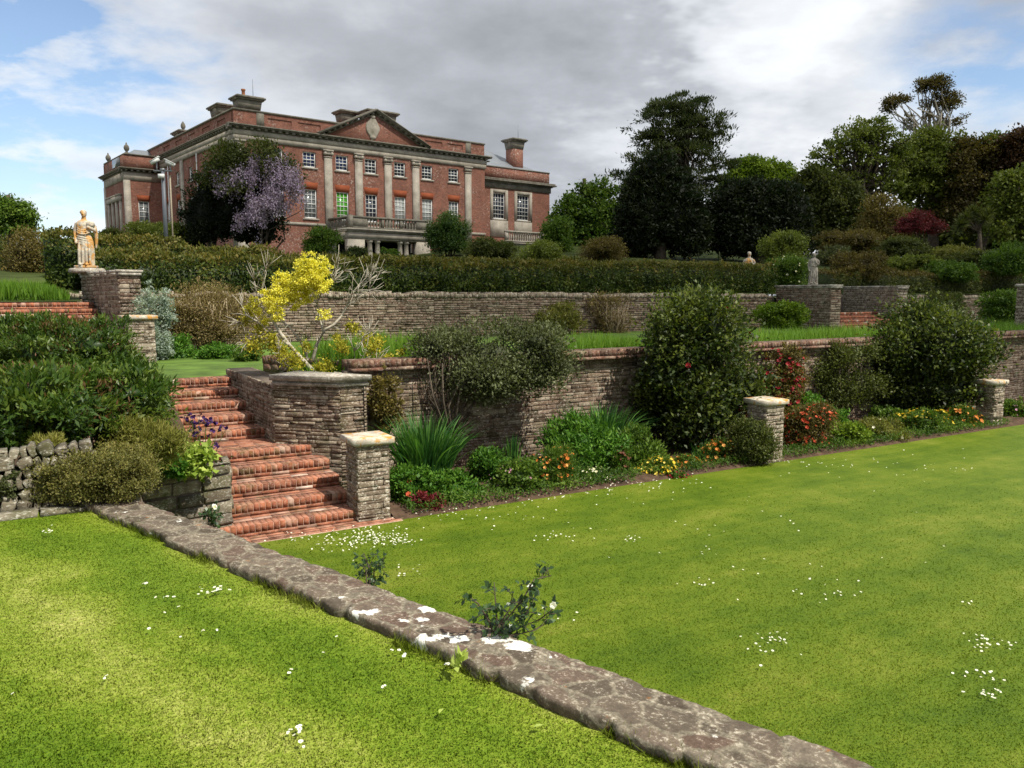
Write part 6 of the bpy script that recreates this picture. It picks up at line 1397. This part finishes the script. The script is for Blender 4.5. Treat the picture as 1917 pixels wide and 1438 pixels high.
# longer tufts along the edge of the low wall and at the foot of the retaining wall
P = []
for k in range(2600):
    x = r.uniform(.3, 6.2); 
    if mnoise.noise((x*1.7, 7, 0)) < -.02: continue
    p = RA + LW*x - nrm*(wth(x) + r.normal()*.015); P.append((p[0], p[1], ULZ))
P = np.array(P); blades('grass_tufts', P, r.uniform(.04, .10, len(P)), r.uniform(.003, .006, len(P)), M['grass_near'], 3, .5)

def daisies(name, spots, z, sz, seed, mats, keepf=None):
    r = np.random.default_rng(seed); n = NB()
    for (px, py, cnt, sx_, sy_) in spots:
        for k in range(cnt):
            p = PZ(px + r.normal()*sx_, py + r.normal()*sy_, z); s_ = sz*r.uniform(.7, 1.2); p[2] = z + .035; d = unit(np.array((0, -.15, 1.)) + r.normal(size=3)*.22)
            a = unit(np.cross(d, (1, .2, 0))); b = np.cross(d, a); t_ = np.arange(8)*2*math.pi/8; k_ = r.uniform(.8, 1.1, 8)[:, None]
            ring = p + s_*(np.cos(t_)[:, None]*a + np.sin(t_)[:, None]*b)*k_
            n.add(np.concatenate([[p - d*s_*.25], ring]), [(0, i+1, (i+1) % 8 + 1) for i in range(8)], r.random(), 0)
            n.add([p + d*s_*.05 + s_*.3*(math.cos(q2)*a + math.sin(q2)*b) for q2 in np.arange(5)*2*math.pi/5], [(0, 1, 2, 3, 4)], .5, 1)
    return tag(n.build(name, mats), kind='stuff')
dm = [G['white_flower'], G['yellow_flower']]
daisies('daisies', [(690, 1008, 120, 42, 9), (640, 1020, 60, 40, 12), (740, 1016, 60, 20, 5), (560, 1008, 18, 30, 8), (860, 960, 70, 90, 14), (980, 930, 60, 90, 10), (1180, 905, 70, 60, 8), (1060, 925, 40, 90, 12), (1185, 1012, 12, 10, 4), (1040, 1008, 14, 24, 4), (1560, 1120, 16, 40, 12), (1440, 1210, 26, 24, 10), (1840, 1210, 26, 26, 10), (1830, 1270, 12, 22, 8), (1840, 1306, 12, 30, 4), (1300, 1100, 8, 40, 8), (1500, 990, 14, 220, 30), (1400, 1050, 14, 200, 40), (1600, 880, 24, 120, 10), (1500, 870, 24, 80, 6), (1760, 870, 14, 80, 16), (1330, 1040, 5, 50, 10), (1800, 1135, 4, 14, 4), (1040, 1155, 8, 40, 12), (760, 1075, 10, 14, 10), (1070, 990, 10, 120, 12)], 0.0, .0105, 80, dm)
daisies('daisies', [(405, 1112, 13, 14, 4), (382, 1122, 5, 6, 2), (312, 1130, 4, 7, 2), (276, 1103, 2, 5, 1), (280, 1190, 1, 1, 1), (338, 1205, 1, 1, 1), (390, 1192, 3, 12, 1), (562, 1390, 9, 12, 12), (200, 1282, 2, 3, 5), (605, 1236, 1, 2, 2), (630, 1205, 1, 1, 1), (755, 1238, 2, 8, 4), (545, 1275, 2, 4, 6), (95, 1002, 8, 8, 3), (720, 1300, 2, 3, 2), (740, 1230, 2, 20, 4), (25, 1315, 1, 2, 2), (330, 1150, 2, 20, 6), (660, 1030, 1, 1, 1), (835, 1255, 2, 3, 2)], ULZ, .0085, 81, dm)
for (px, py, sz, a0, lb) in ((1010, 1374, .022, .3, 'pale fallen leaf lying on the upper lawn'), (826, 1345, .018, 1.2, 'small curled leaf on the grass left of the pale one')):
    p = PZ(px, py, ULZ); p[2] += .03; n = NB(); t_ = np.linspace(0, 1, 7); c, s_ = math.cos(a0), math.sin(a0); pts = []
    for t in t_:
        wv = math.sin(math.pi*t**.8)*.45 + .02; x = (t-.5)*2*sz; pts += [(x*c - wv*sz*s_, x*s_ + wv*sz*c, .012*wv), (x*c + wv*sz*s_, x*s_ - wv*sz*c, .012*wv + .004*t)]
    n.add(pts, [(2*i, 2*i+1, 2*i+3, 2*i+2) for i in range(6)], .9); o = n.build('fallen_leaf', G['hosta'], None, p); tag(o, lb, 'leaf', kind='thing')

# ------------------------------------------------------------------ statues
def statue(name, label, pos, hgt, rotz, arm_up=True, mat=None, seed=1):
    r = np.random.default_rng(seed); root = thing(name, label, 'statue', pos, rotz)
    n = NB(); k = 40; t = np.arange(k)*2*math.pi/k
    prof = [(.06, .0, .0, .165, .135, .10), (.12, .0, .0, .170, .140, .11), (.30, .012, -.012, .165, .135, .13), (.45, .016, -.02, .160, .130, .12), (.58, .012, -.012, .162, .128, .09), (.68, .0, 0, .160, .12, .06), (.76, -.01, 0, .135, .105, .05), (.82, -.01, 0, .125, .098, .04), (.90, -.006, -.012, .140, .112, .045), (.98, 0, -.01, .150, .112, .04), (1.04, 0, 0, .155, .095, .02), (1.075, 0, .004, .11, .075, 0), (1.095, 0, .004, .055, .052, 0), (1.15, .006, -.004, .046, .046, 0)]
    rings = []
    for (z, cx, cy, rx, ry, f) in prof:
        m_ = 1 + f*(np.cos(9*t + 3*z + .8*np.sin(2*t)) + .5*np.cos(5*t - 6*z)); rings.append(np.stack([cx + rx*np.cos(t)*m_, cy + ry*np.sin(t)*m_, np.full(k, z) + (.02*np.sin(3*t) if z < .1 else 0)], 1))
    n.loft(rings)
    n.ball((.012, -.012, 1.225), (.060, .070, .080), seg=16); n.ball((.018, -.052, 1.19), (.036, .034, .038), seg=10); n.tube([(.016, -.078, 1.235), (.018, -.094, 1.212)], [.008, .014], 6)
    n.ball((-.004, .012, 1.262), (.072, .074, .056), seg=14, rg=r, lump=.10); n.ball((-.02, .085, 1.235), (.038, .038, .038), seg=10)
    n.tube([(-.14, 0, 1.02), (-.185, .01, .90), (-.20, .0, .78), (-.175, -.06, .66), (-.16, -.10, .60)], [.052, .050, .044, .036, .028], 10); n.ball((-.155, -.11, .575), (.03, .034, .038), seg=8)
    if arm_up:
        n.tube([(.14, 0, 1.02), (.215, .02, .93), (.235, -.02, .84), (.16, -.10, .90), (.10, -.12, .93)], [.054, .055, .048, .04, .03], 10)
        n.ball((.165, -.07, .985), (.095, .075, .075), seg=12, rg=r, lump=.12); n.tube([(.24, 0, .92), (.245, .02, .75), (.235, .03, .6), (.22, .03, .45)], [.03, .042, .036, .018], 8)
    else:
        n.tube([(.14, 0, 1.02), (.19, -.02, .92), (.19, -.08, .82), (.1, -.12, .9), (.05, -.1, 1.02)], [.048, .045, .04, .034, .028], 10)
    for q_ in range(5):   # drapery swags over the chest and hips
        a = np.linspace(-2.5, -.5, 9); z0 = 1.0 - q_*.045; n.tube([((.13 + .01*q_)*math.cos(x), (.105 + .008*q_)*math.sin(x), z0 - .06*math.sin((x + 2.5)/2*math.pi)) for x in a], .015, 6)
    for q_ in range(4):
        a = np.linspace(-2.8, -.3, 9); n.tube([(.165*math.cos(x), .135*math.sin(x), .74 - q_*.05 - .10*(x + 2.8)/2.5) for x in a], .018, 6)
    for (x, rad) in ((-.085, .03), (-.02, .026), (.05, .03), (.11, .026)): n.tube([(x, -.10, .66), (x*1.15 + .01, -.15, .4), (x*1.2, -.14, .08)], [.018, rad, rad*.9], 7)
    n.ball((-.06, -.17, .085), (.034, .075, .03), seg=8); n.ball((.07, -.16, .085), (.034, .07, .03), seg=8); n.tube([(-.12, .04, .05), (-.135, .02, .40)], [.06, .04], 8)
    sc = hgt/1.31
    o = n.build('figure', mat, root); md = o.modifiers.new('weld', 'REMESH'); md.mode = 'VOXEL'; md.voxel_size = .011; md.use_smooth_shade = True
    sm = o.modifiers.new('soften', 'SMOOTH'); sm.iterations = 2; sm.factor = .5
    dg = bpy.context.evaluated_depsgraph_get(); me = bpy.data.meshes.new_from_object(o.evaluated_get(dg)); o.modifiers.clear(); o.data = me
    if not me.materials: me.materials.append(mat)
    me.attributes.new('rnd', 'FLOAT', 'FACE').data.foreach_set('value', np.full(len(me.polygons), .6, np.float32)) if 'rnd' not in me.attributes else None
    n = NB(); n.slab(-.20, .20, -.19, .19, 0, .062, .008, .7); n.build('base', mat, root); root.scale = (sc, sc, sc)
    return root
def statue_mat():
    m, t = new_mat('lichened_marble'); co = obj_co(t); n1 = t.noise(co, 4.2, 5, .6); n2 = t.noise(co, 22, 6, .7)
    col = t.ramp(n2, [(.3, (.24, .205, .15)), (.62, (.47, .435, .36))])
    col = t.mix(t.math('MULTIPLY', t.rng(n1, .47, .56), .92), col, (.42, .215, .05))
    col = t.mix(t.math('MULTIPLY', t.math('MULTIPLY', t.rng(t.noise(co, 7, 5, .7), .54, .62), t.rng(n2, .4, .6)), .7), col, (.17, .15, .12))
    finish(t, col, .8, n2, .4, .008, .3); return m
sm_ = statue_mat()
sp_ = np.array((-10.12, 19.25))
n = NB(); n.slab(-.34, .34, -.30, .30, 0, .12, .03, .4); r = np.random.default_rng(9)
pl_ = n.build('plinth', M['coping'], None, (sp_[0], sp_[1], 3.255), A2); tag(pl_, 'stone plinth block under the orange stained draped statue', 'plinth', kind='thing')
statue('statue', 'orange stained marble figure in draped robes on the left wing wall', (sp_[0], sp_[1], 3.376), 1.36, R(8), True, sm_, 1)
st2 = Wp(21.92, 11.7); z2 = 1.35 + 1.62 + .12
statue('statue', 'slender weathered figure on the dark far wing wall', (st2[0] + .05, st2[1] + .15, z2), 1.22, R(-20), False, stone_mat('grey_marble', [(.2, .18, .15), (.3, .27, .23)], .6, (.5, .48, .43), moss=.3), 2)
p3_ = P3(1402, 500, 37.5)
statue('statue', 'pale statue showing only its head above the russet hedge', (p3_[0], p3_[1], 3.0), 1.68, R(-20), False, M['cap'], 3)
n = NB(); n.slab(-.3, .3, -.3, .3, -.6, .002, .02); o = n.build('plinth', M['coping'], None, (p3_[0], p3_[1], 3.0)); tag(o, 'stone plinth hidden behind the hedge under the pale statue', 'plinth', kind='thing')

band('green drift growing above the upper brick flight at the left', -9.5, -3.0, 12.4, 16.6, 2.6, .5, 14000, 76)
# distant woods closing the gaps under the tree crowns
r = np.random.default_rng(95); n = NB()
for k in range(46):
    px = r.uniform(1040, 2300) if k < 36 else r.uniform(-500, 120); Y = r.uniform(92, 125); yt = r.uniform(385, 430) if k < 36 else r.uniform(440, 470)
    p = P3(px, yt, Y); hw = r.uniform(3.5, 6); zb = gz(p[0], p[1]); H_ = p[2] - zb
    crown(n, r, [((p[0], p[1], zb + H_*.5), (hw, hw*.8, H_*.55))], 60, 1500, .7, .6, .4, cmin=.75, core=.85, mi=0)
tag(n.build('woods', G['dull_green']), kind='stuff')

r = np.random.default_rng(96); n = NB(); m = 26000
sv_ = r.uniform(.25, 14, m); qv = .02 + 1.5*r.random(m)**1.3; ok = np.array([mnoise.noise((a*1.1, b*1.6, 3)) + .35*(b < .5) for a, b in zip(sv_, qv)]) > .12
sv_, qv = sv_[ok], qv[ok]; m = len(qv); tall = np.array([.10 + .12*max(mnoise.noise((a*1.6, b*1.6, 9)), 0) for a, b in zip(sv_, qv)]); P = np.stack([sv_, qv, .05 + tall*r.random(m)], 1)
cl_ = np.array([mnoise.noise((a*1.3, b*1.3, 15)) for a, b in zip(sv_, qv)])
D = unit(r.normal(size=(m, 3)) + np.array((0, -.3, .7))); N = unit(r.normal(size=(m, 3))*.5 + np.array((0, -.4, .8)))
n.leaves(P, D, N, r.uniform(.03, .07, m), r.uniform(.012, .028, m), np.clip(.45 + cl_*.6 + (r.random(m)-.5)*.5, 0, 1))
tag(n.build('ground_cover', G['mid_green'], None, (L0[0], L0[1], 0), ANG), kind='stuff')
